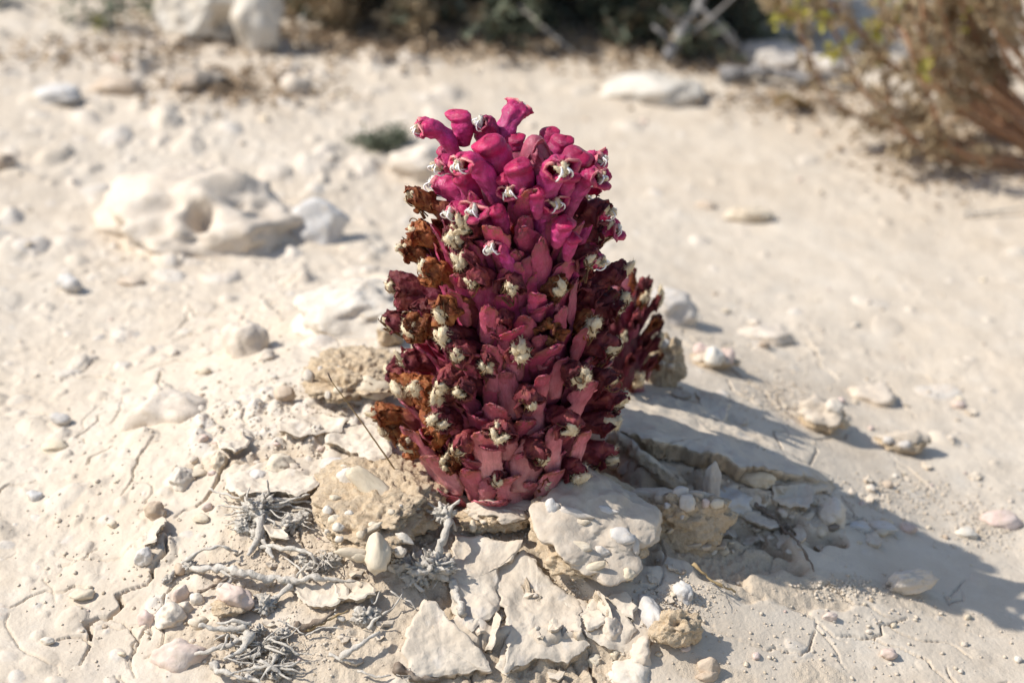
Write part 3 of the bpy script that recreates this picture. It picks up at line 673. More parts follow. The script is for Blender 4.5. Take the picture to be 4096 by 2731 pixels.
# ------------------------------------------------------------------ named stones
ST = [
 ('cracked_rock','large weathered pale rock with a brown hollow, blurred at the left','rock',(228,352,720,585),'pale',.9,201,5,.6),
 ('domed_rock','smooth domed white rock just behind the speckled clod','rock',(655,600,965,775),'white',.75,202,5,.3),
 ('pale_rock','pale round rock half hidden by the plant\'s upper left side','rock',(893,312,1050,430),'pale',.8,203,4,.3),
 ('pointed_rock','pale pointed rock with a shaded face right behind the second flower stem','rock',(1462,640,1600,745),'grey',.8,204,4,.25),
 ('grey_rock','small grey flank rock adjoining the large weathered rock','rock',(660,455,800,560),'grey',.6,205,4,.4),
 ('low_rock','low buried pale rock below the domed white rock on the left','rock',(500,720,612,820),'pale',.8,206,4,.45),
 ('buried_rock','wide buried yellowish rock left of the speckled clod','rock',(280,880,470,985),'pale',.9,207,4,.7),
 ('white_boulder','white cleft boulder at the top left edge below the bushes','boulder',(362,-60,570,105),'white',.6,208,5,.1),
 ('white_boulder','greyish second half of the cleft boulder, leaning on the white one','boulder',(540,-50,655,122),'white',.6,209,4,.1),
 ('flat_rock','flat white rock lying in front of the grey branch, top right','rock',(1378,185,1610,245),'white',.6,210,4,.35),
 ('purple_grey_rock','purplish grey rock beside the log at the top right','rock',(1695,88,1860,160),'grey',.8,211,4,.2),
 ('purple_grey_rock','small flat grey rock at the right end of the log','rock',(1840,115,1955,180),'grey',.7,212,4,.3),
 ('brown_clump','dark brown crumbly clump on the open ground, upper left','clump',(398,140,515,212),'dark',.8,213,4,.2),
 ('tan_rock','tan stone sitting in front of the dark crumbly clump','stone',(404,165,462,215),'brown',.8,214,3,.2),
 ('tan_rock','long low tan stone left of the dark crumbly clump','stone',(200,188,322,222),'brown',.6,215,3,.3),
 ('grey_rock','low grey-topped rock near the left edge, upper part','rock',(70,190,182,240),'grey',.7,216,4,.3),
 ('tan_rock','rounded pale stone with a dark side right of the brown clump','stone',(640,165,715,222),'pale',.7,217,3,.3),
 ('tan_rock','brown stone at the far left edge, mid height','stone',(-30,350,32,390),'brown',.7,218,3,.3),
 ('grey_stone','slanting grey stone left of centre on the left slope','stone',(128,628,192,676),'grey',.6,219,4,.2),
 ('tan_stone','brown-shaded pointed stone right of the slanting grey stone','stone',(268,632,328,660),'brown',.7,220,3,.2),
 ('bluish_stone','bluish grey stone on the left slope below the slanting one','stone',(108,948,160,980),'grey',.7,221,3,.2),
 ('cream_stone','blunt cream stone with a dark side near the left edge','stone',(95,1008,160,1040),'cream',.7,222,3,.3),
 ('grey_stone','two-toned grey stone by the left edge above the cracked mud','stone',(60,1125,100,1152),'grey',.7,223,3,.3),
 ('tan_stone','blunt triangular tan stone on the rise left of the speckled clod','stone',(628,888,678,930),'brown',.8,224,3,.2),
 ('white_stone','flat squarish white stone at lower left beside the pinkish curled stone','stone',(352,1388,424,1448),'white',1.,225,4,.35),
 ('white_stone','white pebble touching the right side of the squarish white stone','stone',(405,1380,442,1412),'white',.7,226,3,.3),
 ('tan_stone','rounded tan stone above the squarish white stone','stone',(395,1345,436,1384),'pink',.7,227,3,.3),
 ('tan_stone','brownish wedge stone behind the squarish white stone','stone',(312,1402,356,1440),'pink',.7,228,3,.4),
 ('white_stone','small white pebble right of the rounded tan stone','stone',(434,1362,470,1392),'white',.7,229,3,.3),
 ('pointed_stone','sharp pyramid-shaped stone left of the dead twigs','stone',(308,1264,352,1308),'grey',.8,230,4,.2),
 ('cream_stone','egg-shaped yellow pebble alone on the smooth mud at left','pebble',(425,1080,477,1102),'cream',.7,231,3,.15),
 ('cream_stone','rounded bean-like pebble below the crust rim, left of the twigs','pebble',(440,1182,485,1206),'cream',.7,232,3,.2),
 ('orange_stone','small orange-pink stone left of the star-shaped twigs','stone',(462,1156,490,1178),'pink',.8,233,3,.2),
 ('cream_stone','glossy yellow pebble on the mud at far left','pebble',(246,1196,272,1216),'cream',.7,234,3,.15),
 ('cream_stone','cream egg-shaped pebble with shadow at the bottom left','pebble',(160,1350,216,1386),'cream',.7,235,3,.15),
 ('cream_stone','tiny pebble at the lower far left beside a hairline crack','pebble',(92,1464,124,1484),'white',.7,236,3,.15),
 ('cream_stone','greenish cream pebble upright on the left mound','pebble',(486,1044,524,1096),'cream',1.6,237,4,.25),
 ('yellow_stone','round yellow pebble pressed into the left mound','pebble',(612,1044,680,1088),'cream',1.,238,4,.55),
 ('grey_stone','shaded grey pebble set in the rim of the left mound','pebble',(560,1078,620,1126),'grey',1.2,239,4,.3),
 ('white_stone','long white pebble standing in the left mound','pebble',(390,1070,440,1130),'white',1.4,240,4,.4),
 ('grey_stone','bluish grey stone against the top of the large studded clod','stone',(735,1052,800,1088),'grey',.7,241,3,.3),
 ('crusted_clump','crumbly knobbly lump on the smooth mud at left','clump',(330,1150,385,1195),'brown',.7,242,4,.25),
 ('shadow_rock','rounded triangular stone inside the tip of the plant\'s shadow','stone',(2028,1308,2152,1372),'pale',.4,243,5,.12),
 ('tan_stone','two-toned stone on the sunny ground above the shadow tip','stone',(2258,1172,2352,1212),'pink',.7,244,3,.3),
 ('tan_stone','pale angular stone left of the two-toned stone at right','stone',(2192,1210,2246,1238),'white',.7,245,3,.3),
 ('orange_stone','small orange stone with a shadow at bottom right','stone',(2022,1488,2064,1518),'pink',.7,246,3,.15),
 ('tan_stone','tan pebble near the bottom right corner of the plates','pebble',(1605,1510,1655,1555),'brown',.8,247,3,.25),
 ('rose_stone','tiny rose stone on the sunlit mud below the shadow','pebble',(1890,1408,1925,1430),'pink',.7,248,3,.2),
 ('tan_stone','small pale stone with shadow at right, lone on smooth ground','stone',(1570,965,1620,1000),'pink',.7,249,3,.2),
 ('white_stone','white stone in the debris row right of the scoop-shaped flake','stone',(1885,1145,1945,1212),'white',1.3,250,4,.25),
 ('tan_stone','grey-pink stone in the debris row','stone',(1950,1195,2000,1222),'grey',.7,251,3,.25),
 ('tan_stone','long flat stone in the debris row','stone',(1990,1205,2062,1228),'grey',.6,252,3,.25),
 ('tan_stone','rounded last stone of the debris row','stone',(2065,1200,2110,1228),'pink',.7,253,3,.25),
 ('dark_pebble','dark slate pebble beside the debris row','pebble',(1900,1208,1932,1226),'dark',.7,254,3,.25),
 ('pale_block','pale block on rubble below the broken tip of the ledge','stone',(1700,1085,1782,1140),'cream',.6,255,4,.2),
 ('white_stone','rounded mound-like stone in the shade behind the stick','stone',(1590,1130,1730,1205),'grey',.8,256,4,.45),
 ('flat_rock','flat cream rock on the sunny ground above the hooked clod','rock',(1700,740,1830,790),'pale',.7,257,4,.3),
 ('flat_rock','buried white rock far right with a dark right end','rock',(1945,872,2062,930),'pale',.7,258,4,.5),
 ('tan_stone','little tan stone next to the pebbly clod','stone',(1740,780,1775,802),'brown',.7,259,3,.2),
 ('orange_stone','little orange stone far right on pale ground','stone',(2185,918,2220,940),'pink',.8,260,3,.2),
 ('white_stone','oval pale stone at the foot of the domed rock','stone',(590,800,640,830),'pale',.7,261,3,.4),
 ('leaf_chip','tilted cream chip casting a small dark shadow, right of the plant','chip',(1665,468,1775,515),'cream',.4,262,4,.1),
 ('tan_stone','tan chip by the leaf litter left of the tilted cream chip','stone',(1600,458,1650,482),'brown',.7,263,3,.3),
 ('elongated_stone','elongated cream pebble on the mud plates','pebble',(1378,1416,1425,1466),'pale',1.5,264,4,.6),
 ('elongated_stone','slab-like cream pebble at the bottom, right of the elongated one','pebble',(1442,1465,1505,1535),'pale',1.3,265,4,.6),
 ('elongated_stone','flat pale stone cut by the bottom edge of the view','stone',(1400,1535,1500,1600),'white',1.1,266,4,.4),
 ('tan_stone','small wedge-shaped pebble beneath the elongated cream pebble','pebble',(1400,1512,1425,1536),'cream',1.3,267,3,.6),
 ('tan_stone','cream pebble under the pink-tipped clod','pebble',(1350,1500,1380,1522),'cream',1.1,268,3,.6),
 ('tan_stone','knobbly pebble on the sunlit mud right of the pink-tipped clod','pebble',(1600,1540,1650,1568),'brown',.6,269,3,.3),
 ('tan_stone','brown crumb of stone lying in the hollow of the weathered rock','stone',(430,470,462,500),'brown',.7,280,3,.1),
 ('rust_speck','tan lump beside the sharp pyramid stone','clump',(395,1296,430,1330),'brown',.8,270,3,.2),
 ('white_stone','white pebble tucked under the large studded clod','pebble',(890,1290,930,1320),'white',.7,271,3,.2),
 ('rose_stone','flat pinkish stone sunk in mud at the bottom left','stone',(350,1480,470,1535),'pink',.6,272,4,.7),
 ('tan_stone','white-grey wedge stone right of the far-left crack','stone',(430,1420,480,1450),'cream',.7,273,3,.4),
]
def dent(o, px, py, r, depth):
    me = o.data; n = len(me.vertices); co = np.empty(n*3, np.float32); me.vertices.foreach_get('co', co); co = co.reshape(-1, 3)
    Rz = np.array(Matrix.Rotation(o.rotation_euler[2], 3, 'Z')); wv = co@Rz.T+np.array(o.location); d = ray(px, py); d /= np.linalg.norm(d); t = (wv-CAM)@d
    dist = np.linalg.norm(wv-CAM-d*t[:, None], axis=1); b = wv[np.where(dist < r*.5)[0][np.argmin(t[dist < r*.5])]]
    q = np.linalg.norm((wv-b)*[1, 1, 1.1], axis=1)/r; q = q*(1+.25*fbm(wv/.02, 2)); wv = wv+(d*.7-np.array([0, 0, .5]))*(depth*sstep(1, .45, q))[:, None]
    me.vertices.foreach_set('co', ((wv-np.array(o.location))@Rz).astype(np.float32).ravel())
for a in ST:
    nm, lab, cat, rc, m_, dp, sd_, sub, sk = a
    so_ = stone(nm, lab, cat, rc, m_, dp, sd_, sub, sk, rot=((sd_*37) % 60-30)*.01, cuts=12 if sd_ % 2 else 7, nz=.26 if sd_ == 201 else .2, fine=.10 if sd_ in (201, 208, 209) else .05)
    if sd_ == 0: pass
    if sd_ == 201: (dent(so_, 455, 470, .013, .012), dent(so_, 560, 450, .010, .004), dent(so_, 380, 480, .012, .004), dent(so_, 500, 410, .010, .003), dent(so_, 330, 520, .01, .003), dent(so_, 470, 500, .010, .007))
    if sd_ == 208: dent(so_, 515, 60, .012, .012)
# scattered pebbles: one region after another
PZ = [(440, 860, 850, 1120, 44, .0016, .0050), (400, 900, 1230, 1550, 34, .0014, .0042), (10, 420, 1000, 1540, 18, .0012, .0032), (20, 880, 380, 870, 20, .002, .0055),
      (920, 1600, 1270, 1550, 26, .0012, .0036), (1600, 2340, 1380, 1550, 16, .0012, .0034), (1560, 2040, 1100, 1270, 60, .0018, .0066), (1500, 2340, 640, 1090, 34, .0014, .0052),
      (100, 2300, 130, 420, 16, .003, .007), (1950, 2340, 1080, 1240, 22, .0012, .0036)]
pool = ['white', 'cream', 'cream', 'pale', 'pink', 'brown', 'pale']; CN = {'pale': 'sand-coloured', 'white': 'white', 'cream': 'cream', 'pink': 'pinkish', 'grey': 'grey', 'brown': 'tan'}
LM = [((600,1180),'the star-shaped twigs'), ((470,1270),'the arched twig'), ((640,1325),'the forked dead branch'), ((590,1490),'the twig tangle at the bottom'), ((860,1200),'the large studded clod'), ((1370,1240),'the ridged clod'),
      ((1140,1190),'the small flat-topped clod'), ((1555,1180),'the shard clod'), ((805,870),'the speckled clod'), ((510,460),'the large hollowed rock'), ((810,700),'the domed white rock'), ((1530,700),'the pointed grey-sided rock'),
      ((1560,1440),'the pink-tipped clod'), ((530,1380),'the pinkish curled stone'), ((388,1420),'the squarish white stone'), ((330,1290),'the pyramid-shaped stone'), ((450,1090),'the egg-shaped yellow pebble'), ((2090,1340),'the stone in the shadow tip'),
      ((1890,950),'the hooked clod'), ((2070,1020),'the low ragged clod'), ((1640,820),'the pebbly clod'), ((1820,1145),'the scoop-shaped flake'), ((1680,1010),'the big lifted ledge'), ((1805,1230),'the dark brown stick'), ((2300,1190),'the two-toned stone'),
      ((2040,1505),'the orange stone at bottom right'), ((1490,210),'the flat white rock'), ((455,180),'the dark crumbly clump'), ((500,60),'the cleft white boulder'), ((375,930),'the wide buried yellowish rock'), ((645,1066),'the round yellow pebble'),
      ((415,1100),'the long white pebble'), ((1230,1400),'the largest mud plate'), ((1050,1480),'the peeled mud plate'), ((980,1310),'the pale twig crown'), ((130,960),'the bluish grey stone'), ((160,650),'the slanting grey stone'), ((2000,900),'the buried white rock'),
      ((1720,490),'the tilted cream chip'), ((1760,765),'the flat cream rock'), ((80,1140),'the two-toned grey stone'), ((190,1368),'the bottom-left cream pebble'), ((355,1170),'the crumbly knobbly lump'), ((555,770),'the low buried rock')]
LMP = [(gp(*a), b) for a, b in LM]; WH = {}
def whereis(p, what):
    d = [(np.linalg.norm((p-q)[:2]), q, b) for q, b in LMP]; d.sort(key=lambda e: e[0]); L_, q, b = d[0]; dx, dy = p[0]-q[0], p[1]-q[1]
    side = ('right of' if dx > 0 else 'left of') if abs(dx) > abs(dy) else ('behind' if dy > 0 else 'in front of')
    far = 'close ' if L_ < .022 else ('slightly ' if L_ < .05 else 'well ')
    return '%s lying %s%s %s' % (what, far, side, b)
def settle(items):
    cnt = {}
    for o, l, c in items: cnt.setdefault((l, c), []).append(o)
    for (l, c), os_ in cnt.items():
        for o in os_: tag(o, l, c, (c + 's' + l[l.index(' lying'):]) if len(os_) > 1 else None)
ITEMS = []
for x0, x1, y0, y1, n, s0, s1 in PZ:
    for k in range(n):
        p = gp(rs.uniform(x0, x1), rs.uniform(y0, y1))
        if nearpit(p): continue
        sz = s0+(s1-s0)*rs.rand()**2.2; sz *= 1.4; m_ = pool[rs.randint(7)]; k_ = rs.randint(12)
        m4 = Matrix.Translation((p[0], p[1], p[2]+sz*.10)) @ Matrix.Rotation(rs.uniform(0, 6.28), 4, 'Z') @ Matrix.Rotation(rs.normal()*.3, 4, 'X') @ Matrix.Scale(sz*100, 4)
        ITEMS.append((ob('pebble', pebmesh(m_, k_), mtx=m4), whereis(p, ('tiny ' if sz < .0033 else 'small ' if sz < .005 else 'larger ')+CN[m_]+' pebble'), 'pebble'))
settle(ITEMS)
settle([(o, whereis(p, z_), 'mud flake') for o, p, z_ in FLK])
# crumbs of dry soil: nobody could count them
def crumbs(regions, n, s0, s1, mat, label, seed):
    r_ = np.random.RandomState(seed); v1, f1 = ICO[1]; V = []; Fs = []
    for k in range(n):
        x0, x1, y0, y1 = regions[r_.randint(len(regions))]; p = gp(r_.normal((x0+x1)/2, (x1-x0)/3.2), r_.normal((y0+y1)/2, (y1-y0)/3.2))
        if nearpit(p, .04): continue
        sz = s0+(s1-s0)*r_.rand()**3; q = v1*(r_.uniform(.6, 1.1, (len(v1), 1)))*[sz, sz*.8, sz*.6]
        a = r_.uniform(0, 6.28); q = q@np.array([[math.cos(a), -math.sin(a), 0], [math.sin(a), math.cos(a), 0], [0, 0, 1]])
        Fs.append(f1+len(v1)*len(V)); V.append(q+p+[0, 0, sz*.25])
    m = len(V)*len(v1)
    o = mk('soil_crumbs', np.concatenate(V), np.concatenate(Fs), mat, smooth=False, attrs={'soil': np.repeat(r_.rand(len(V)) > .95, len(v1)).astype(float), 'peb': np.zeros(m)}, kind='stuff')
    return tag(o, label, 'soil crumbs')
crumbs([(500,760,1120,1300),(420,900,1240,1400),(500,800,1400,1560),(1040,1250,1180,1260),(1230,1340,1330,1420),(1480,1640,1340,1420),(930,1060,1100,1250)], 3600, .0003, .0011, M['ground'], 'fine soil crumbs among the twigs and clods in front', 3)
crumbs([(1580,1760,1080,1200),(1700,2000,1130,1230),(1950,2200,1100,1180),(2180,2340,1160,1260),(1850,2050,1330,1370),(1700,1850,860,960)], 3200, .0003, .0012, M['ground'], 'fine soil crumbs in the rubble right of the plant', 4)
crumbs([(0,900,400,900),(0,500,900,1540),(1500,2352,500,1100),(1500,2352,1350,1560),(450,880,860,1060),(450,880,860,1060)], 1500, .0005, .0015, M['ground'], 'fine soil crumbs sprinkled over the pale mud', 6)

# ------------------------------------------------------------------ dead twigs
def stick(parent, pts, r, nm='twig', mat='twig', seed=0, rough=.5, sides=9, jit=.0010, taper=.5):
    P = []
    for q in pts:
        up = (q[2] if len(q) > 2 else 1.5)*.001; P.append(gp(q[0], q[1], up))
    L = sum(np.linalg.norm(b-a) for a, b in zip(P[:-1], P[1:])); n = max(6, int(L/.0012)); P = smoothline(P, n)
    P += np.stack([fbm(P/.006+seed+k*7, 2) for k in range(3)], 1)*jit + np.stack([fbm(P/.0022+seed+k*5+40, 1) for k in range(3)], 1)*jit*.28
    rad = np.linspace(1, taper, n)*r*.00078*(1+.45*fbm(P/.0032+seed, 3, .6))
    v, f = tube(P, rad, sides, seed, rough)
    if parent is not None: v = v-np.array(parent.location)
    o = mk(nm, v, f, M[mat], parent); return o
def knot(parent, px, py, up, size, seed, mat='twig', nm='knot'):
    p = gp(px, py, up*.001); v, f, nn = rock_verts(4, (size*.001, size*.0009, size*.0008), seed, 6, nz=.6, fine=.28, freq=2.2)
    v += nn*(fbm(nn*7+seed, 2)*.00018*size)[:, None]
    return mk(nm, v+p-np.array(parent.location), f, M[mat], parent)
def rods(parent, px, py, up, n, r0, r1, L0, L1, seed, dirs=None, spread=3.2, rise=14):
    r_ = np.random.RandomState(seed)
    for k in range(n):
        a = r_.uniform(0, 6.28) if dirs is None else R(r_.normal(dirs[k % len(dirs)], 16)); L = r_.uniform(L0, L1)
        x, y = px+math.cos(a)*8, py-math.sin(a)*6; e = (px+math.cos(a)*L, py-math.sin(a)*L*.62)
        u = up+r_.uniform(0, rise)*L/80; m_ = ((x+e[0])/2+r_.normal()*5, (y+e[1])/2+r_.normal()*4, (up+u)/2+r_.normal())
        stick(parent, [(x, y, up), m_, (e[0], e[1], max(1, u-3))], r_.uniform(r0, r1)*.72, seed=seed*50+k, jit=.0007, taper=.6, sides=7)
def twigthing(px, py, name, label, cat='twig', group=None): return thing(name, gp(px, py), label, cat, group)
t = twigthing(590, 1180, 'twig_cluster', 'star-shaped clump of dead grey twigs on the crust rim at left', 'twig clump')
knot(t, 585, 1165, 3, 9, 1); knot(t, 608, 1152, 3, 8, 2); knot(t, 600, 1200, 2, 8, 3); knot(t, 560, 1205, 1, 7, 4); knot(t, 592, 1228, 2, 6, 5); knot(t, 596, 1180, 2, 8, 6)
for k, (pts, r) in enumerate([([(585,1160,6),(540,1140,6),(480,1124,7)],.9), ([(600,1150,6),(618,1130,10),(615,1100,16)],.9), ([(610,1150,6),(665,1145,7),(711,1133,9)],1.1), ([(610,1158,5),(670,1162,4),(731,1177,3)],1.0),
    ([(612,1165,5),(650,1155,6),(700,1140,8)],.8), ([(580,1150,6),(565,1140,9),(571,1122,12)],.9), ([(575,1170,5),(540,1175,4),(516,1184,3)],.7), ([(600,1155,7),(602,1140,11),(601,1128,14)],.8), ([(575,1160,5),(530,1163,5),(500,1162,4)],.7),
    ([(595,1190,5),(598,1220,4),(594,1248,3)],2.4), ([(592,1240,3),(582,1260,2),(572,1276,1.5)],1.6), ([(600,1240,3),(618,1262,3),(632,1284,2)],1.7), ([(615,1170,4),(640,1185,6),(655,1178,8)],.7), ([(620,1150,5),(690,1150,5),(735,1155,4)],.8), ([(575,1180,3),(550,1195,3),(520,1205,2)],.8),
    ([(605,1185,5),(630,1200,6),(626,1215,3)],.7)]): stick(t, pts, r, seed=k)
rods(t, 600, 1168, 3, 14, .25, .55, 50, 110, 5, dirs=[10, 40, 140, 165, 180, 200, 340, 355], rise=5)
t = twigthing(680, 1200, 'twig_cluster', 'gnarled grey twig lump between the star-shaped clump and the studded clod', 'twig clump')
knot(t, 668, 1200, 2, 8, 7); knot(t, 695, 1192, 2, 7, 8); knot(t, 650, 1212, 1, 6, 9); rods(t, 690, 1195, 3, 8, .3, .6, 25, 50, 8)
t = twigthing(430, 1290, 'arched_twig', 'grey twig arching in a curve at the left end of the dead branch')
stick(t, [(388,1330,2),(402,1308,3),(431,1282,5),(478,1260,8),(510,1256,8),(545,1266,3)], 1.25, seed=31); knot(t, 385, 1332, 1, 5, 11)
t = twigthing(620, 1320, 'dead_branch', 'long forked weathered branch lying in front of the large studded clod', 'branch')
stick(t, [(437,1300,3),(470,1306,4),(505,1302,6),(560,1316,6),(615,1326,6),(670,1334,5)], 2.2, seed=32, taper=.9); stick(t, [(655,1334,5),(714,1328,6),(766,1332,5),(834,1338,2)], 1.9, seed=33, taper=.45)
stick(t, [(672,1336,4),(650,1362,4),(618,1385,2)], 1.7, seed=34); knot(t, 612, 1388, 2, 9, 12); knot(t, 600, 1375, 2, 6, 13); stick(t, [(680,1325,6),(694,1308,9),(712,1292,12)], 1.0, seed=35)
stick(t, [(700,1322,6),(688,1305,8),(655,1280,7)], .8, seed=36); knot(t, 437, 1300, 2, 6, 14); stick(t, [(500,1306,5),(530,1322,5),(560,1330,3)], .8, seed=37)
t = twigthing(690, 1270, 'arched_twig', 'thick short twig curving between the star-shaped clump and the forked branch')
stick(t, [(596,1252,1),(650,1256,5),(690,1262,7),(720,1282,5),(728,1300,2)], 1.5, seed=38)
t = twigthing(740, 1290, 'twig_cluster', 'dense gnarled twig knot behind the forked branch', 'twig clump')
for k in range(6): knot(t, 700+k*13, 1290+(k*29 % 20)-8, 1, 5+k % 3, 20+k)
rods(t, 745, 1288, 4, 12, .3, .6, 22, 45, 12)
t = twigthing(470, 1360, 'split_twig', 'dark splintered twig above the pinkish curled stone')
stick(t, [(455,1358,3),(490,1345,4),(525,1328,5)], .9, mat='twigbrown', seed=39); stick(t, [(500,1350,3),(520,1335,4),(530,1325,3)], 1.6, seed=40)
t = twigthing(975, 1310, 'twig_cluster', 'pale knobbly twig crown below the right side of the studded clod', 'twig clump')
for k, (a, b, c, s_) in enumerate([(945,1300,3,12),(975,1305,5,13),(1000,1300,5,12),(960,1325,3,10),(1020,1300,4,8),(925,1295,2,8)]): knot(t, a, b, c, s_, 40+k)
for k, (pts, r) in enumerate([([(980,1300,6),(1025,1308,8),(1059,1306,11)],1.1), ([(985,1295,6),(1020,1290,10),(1045,1285,14)],.9), ([(975,1295,6),(985,1275,12),(988,1262,15)],1.0), ([(965,1295,6),(955,1280,11),(950,1268,14)],1.0), ([(965,1298,6),(975,1275,12),(972,1258,16)],.9),
    ([(955,1305,4),(925,1298,3),(900,1290,2)],1.5), ([(950,1315,3),(955,1340,3),(975,1360,2)],1.6), ([(1000,1310,4),(1010,1330,4),(990,1350,3)],.8), ([(1010,1300,6),(1035,1320,4),(1050,1325,3)],.9)]): stick(t, pts, r, seed=60+k)
rods(t, 985, 1300, 4, 15, .45, .9, 28, 62, 44, dirs=[10, 35, 60, 85, 110, 140, 330], rise=10)
t = twigthing(1028, 1200, 'upright_twig', 'upright grey twig leaning against the right side of the studded clod')
stick(t, [(1002,1290,2),(1010,1258,8),(1024,1215,12),(1030,1180,14)], 2.2, seed=71, taper=.8); stick(t, [(1026,1190,14),(1035,1165,17),(1054,1144,20)], 1.3, seed=72); stick(t, [(1022,1180,14),(1000,1175,12),(977,1166,10)], 1.3, seed=73); stick(t, [(1030,1185,12),(1044,1200,10),(1047,1222,6)], 1.0, seed=74)
knot(t, 1020, 1178, 13, 9, 50); stick(t, [(1020,1170,13),(995,1160,14),(980,1155,12)], .8, seed=75); stick(t, [(1015,1182,12),(995,1192,9),(980,1190,8)], .7, seed=76)
t = twigthing(1050, 1370, 'split_stick', 'flat split grey stick lying on the mud plate under the small clod')
stick(t, [(1040,1332,5),(1052,1368,5),(1064,1405,4)], 2.3, seed=77, taper=.85, rough=.5)
t = twigthing(590, 1490, 'twig_cluster', 'large tangle of dead twigs at the bottom edge, left', 'twig clump')
for k in range(16): knot(t, 545+(k*53 % 130), 1438+k*8, 2, 5+(k*5 % 5), 60+k)
for k, (pts, r) in enumerate([([(570,1440,6),(520,1445,7),(458,1436,8)],2.0), ([(575,1432,7),(540,1425,9),(500,1430,9)],1.3), ([(560,1465,6),(500,1490,6),(424,1504,4)],1.6), ([(575,1450,7),(560,1485,8),(515,1512,5)],2.3), ([(492,1522,4),(500,1540,5),(526,1548,5),(565,1560,4)],1.9),
    ([(600,1500,5),(570,1510,4),(535,1512,4)],1.2), ([(620,1470,6),(650,1480,7),(690,1500,5)],.9), ([(600,1520,6),(640,1540,5),(670,1560,4)],1.2), ([(640,1500,6),(600,1560,6)],1.0), ([(580,1530,6),(640,1528,6),(690,1520,5)],.9), ([(560,1550,5),(620,1575,4)],1.4)]): stick(t, pts, r, seed=80+k)
rods(t, 600, 1480, 5, 14, .3, .9, 45, 130, 66, rise=7); rods(t, 620, 1530, 4, 12, .4, 1.0, 40, 110, 67, rise=6); rods(t, 530, 1450, 5, 8, .5, 1.1, 30, 75, 68, rise=7); rods(t, 660, 1500, 3, 14, .2, .5, 30, 90, 69, rise=5)
for k, (pts, r, l) in enumerate([([(783,1509,4),(825,1482,6),(868,1450,7)],1.5,'straight pale twig slanting up to the right at the bottom'), ([(845,1448,4),(860,1425,6),(872,1412,8)],1.0,'short grey twig behind the slanting pale twig'),
    ([(755,1500,3),(790,1515,3),(812,1522,3)],1.0,'short twig lying at the foot of the slanting pale twig'), ([(880,1410,3),(910,1385,4),(930,1360,6)],.6,'thin pale sprig between the forked branch and the twig crown'), ([(898,1352,5),(935,1378,5),(960,1400,3)],.5,'thinnest pale sprig crossing toward the peeled plate'),
    ([(790,1425,3),(770,1408,3),(775,1395,4)],.9,'bent dark splinter above the ribbed twig'), ([(640,1420,4),(662,1436,3),(700,1455,3)],.7,'thin twig above the tangle of dead twigs'), ([(500,1130,3),(515,1150,3),(540,1172,2)],.3,'hair-thin dark stalk left of the star-shaped clump'),
    ([(845,1370,4),(860,1382,5),(870,1360,6)],.7,'short twig stub right of the forked branch'), ([(700,1460,3),(745,1440,4),(790,1445,4)],.5,'wiry twig crossing the ground left of the slanting pale twig'), ([(480,1400,2),(520,1385,3),(540,1370,3)],.4,'fine straw twig touching the pinkish curled stone'),
    ([(820,1540,3),(870,1555,3),(900,1550,2)],.7,'short twig at the bottom edge under the peeled plate')]):
    t = twigthing(pts[1][0], pts[1][1], 'loose_twig', l); stick(t, pts, r, seed=100+k)
t = twigthing(835, 1415, 'twig_cluster', 'small knobbly twig piece above the slanting pale twig', 'twig clump')
knot(t, 835, 1415, 2, 9, 80); knot(t, 855, 1408, 2, 6, 81); rods(t, 838, 1412, 3, 8, .3, .6, 22, 45, 82)
t = twigthing(725, 1420, 'ribbed_twig', 'dark ribbed curved twig on the mud below the forked branch')
stick(t, [(678,1433,3),(705,1437,3),(735,1425,4),(770,1402,4)], 1.9, mat='twigbrown', seed=121, rough=.6)
t = twigthing(740, 1435, 'straw', 'flat straw lying behind the ribbed curved twig', 'straw'); stick(t, [(700,1445,2),(750,1425,3),(800,1400,3)], .8, mat='straw', seed=122)
t = twigthing(930, 1550, 'bark_scrap', 'dark fibrous scrap at the bottom edge beneath the peeled plate', 'scrap')
stick(t, [(905,1530,2),(950,1552,3),(1010,1562,2)], 2.2, mat='twigbrown', seed=123, rough=.8); rods(t, 950, 1550, 2, 10, .2, .4, 20, 40, 83)
t = twigthing(1820, 1240, 'brown_stick', 'thin dark stick lying in the rubble within the plant\'s shadow', 'stick')
stick(t, [(1735,1155,5),(1775,1185,5),(1800,1215,5),(1835,1245,4),(1870,1312,2)], 1.15, mat='twigbrown', seed=124); knot(t, 1803, 1214, 4, 5, 84, 'twigbrown')
t = twigthing(1620, 1320, 'straw', 'dry brown straw blade with fluff right of the ridged clod', 'straw')
stick(t, [(1590,1290,6),(1640,1335,4),(1690,1358,2)], .9, mat='straw', seed=125); rods(t, 1650, 1345, 2, 12, .12, .25, 20, 55, 85)
t = twigthing(2290, 485, 'far_stick', 'blurred grey stick lying at the right edge, mid height', 'stick'); stick(t, [(2215,492,2),(2290,485,3),(2400,470,4)], 1.3, seed=126)
# stalk leaning over the pit
t = twigthing(930, 1112, 'thin_stalk', 'single thin dark stalk leaning across the pit left of the plant', 'stalk')
A0 = gp(935, 1118, .002); A1 = at_y(835, 975, A0[1]-.002); A2 = at_y(762, 876, A0[1]-.004)
P = smoothline([A0, A1, A2], 24); v, f = tube(P, np.linspace(.00042, .0002, 24), 6, 1, .2); mk('stalk', v-np.array(t.location), f, M['straw'], t)
v, f = tube(smoothline([A2, A2+[-.0015, 0, .004]], 4), .0003, 6); mk('tip', v-np.array(t.location), f, M['twigbrown'], t)
t = thing('far_log', gp(1800, 170), 'pale log lying behind the grey rocks at top right', 'log'); stick(t, [(1655,168,6),(1760,165,8),(1860,180,7),(1985,196,4)], 6, seed=127, jit=.002, mat='greywood')
t = thing('dry_leaf', gp(1820, 255), 'curled tan dry leaf on the open ground at upper right', 'leaf')
g = []
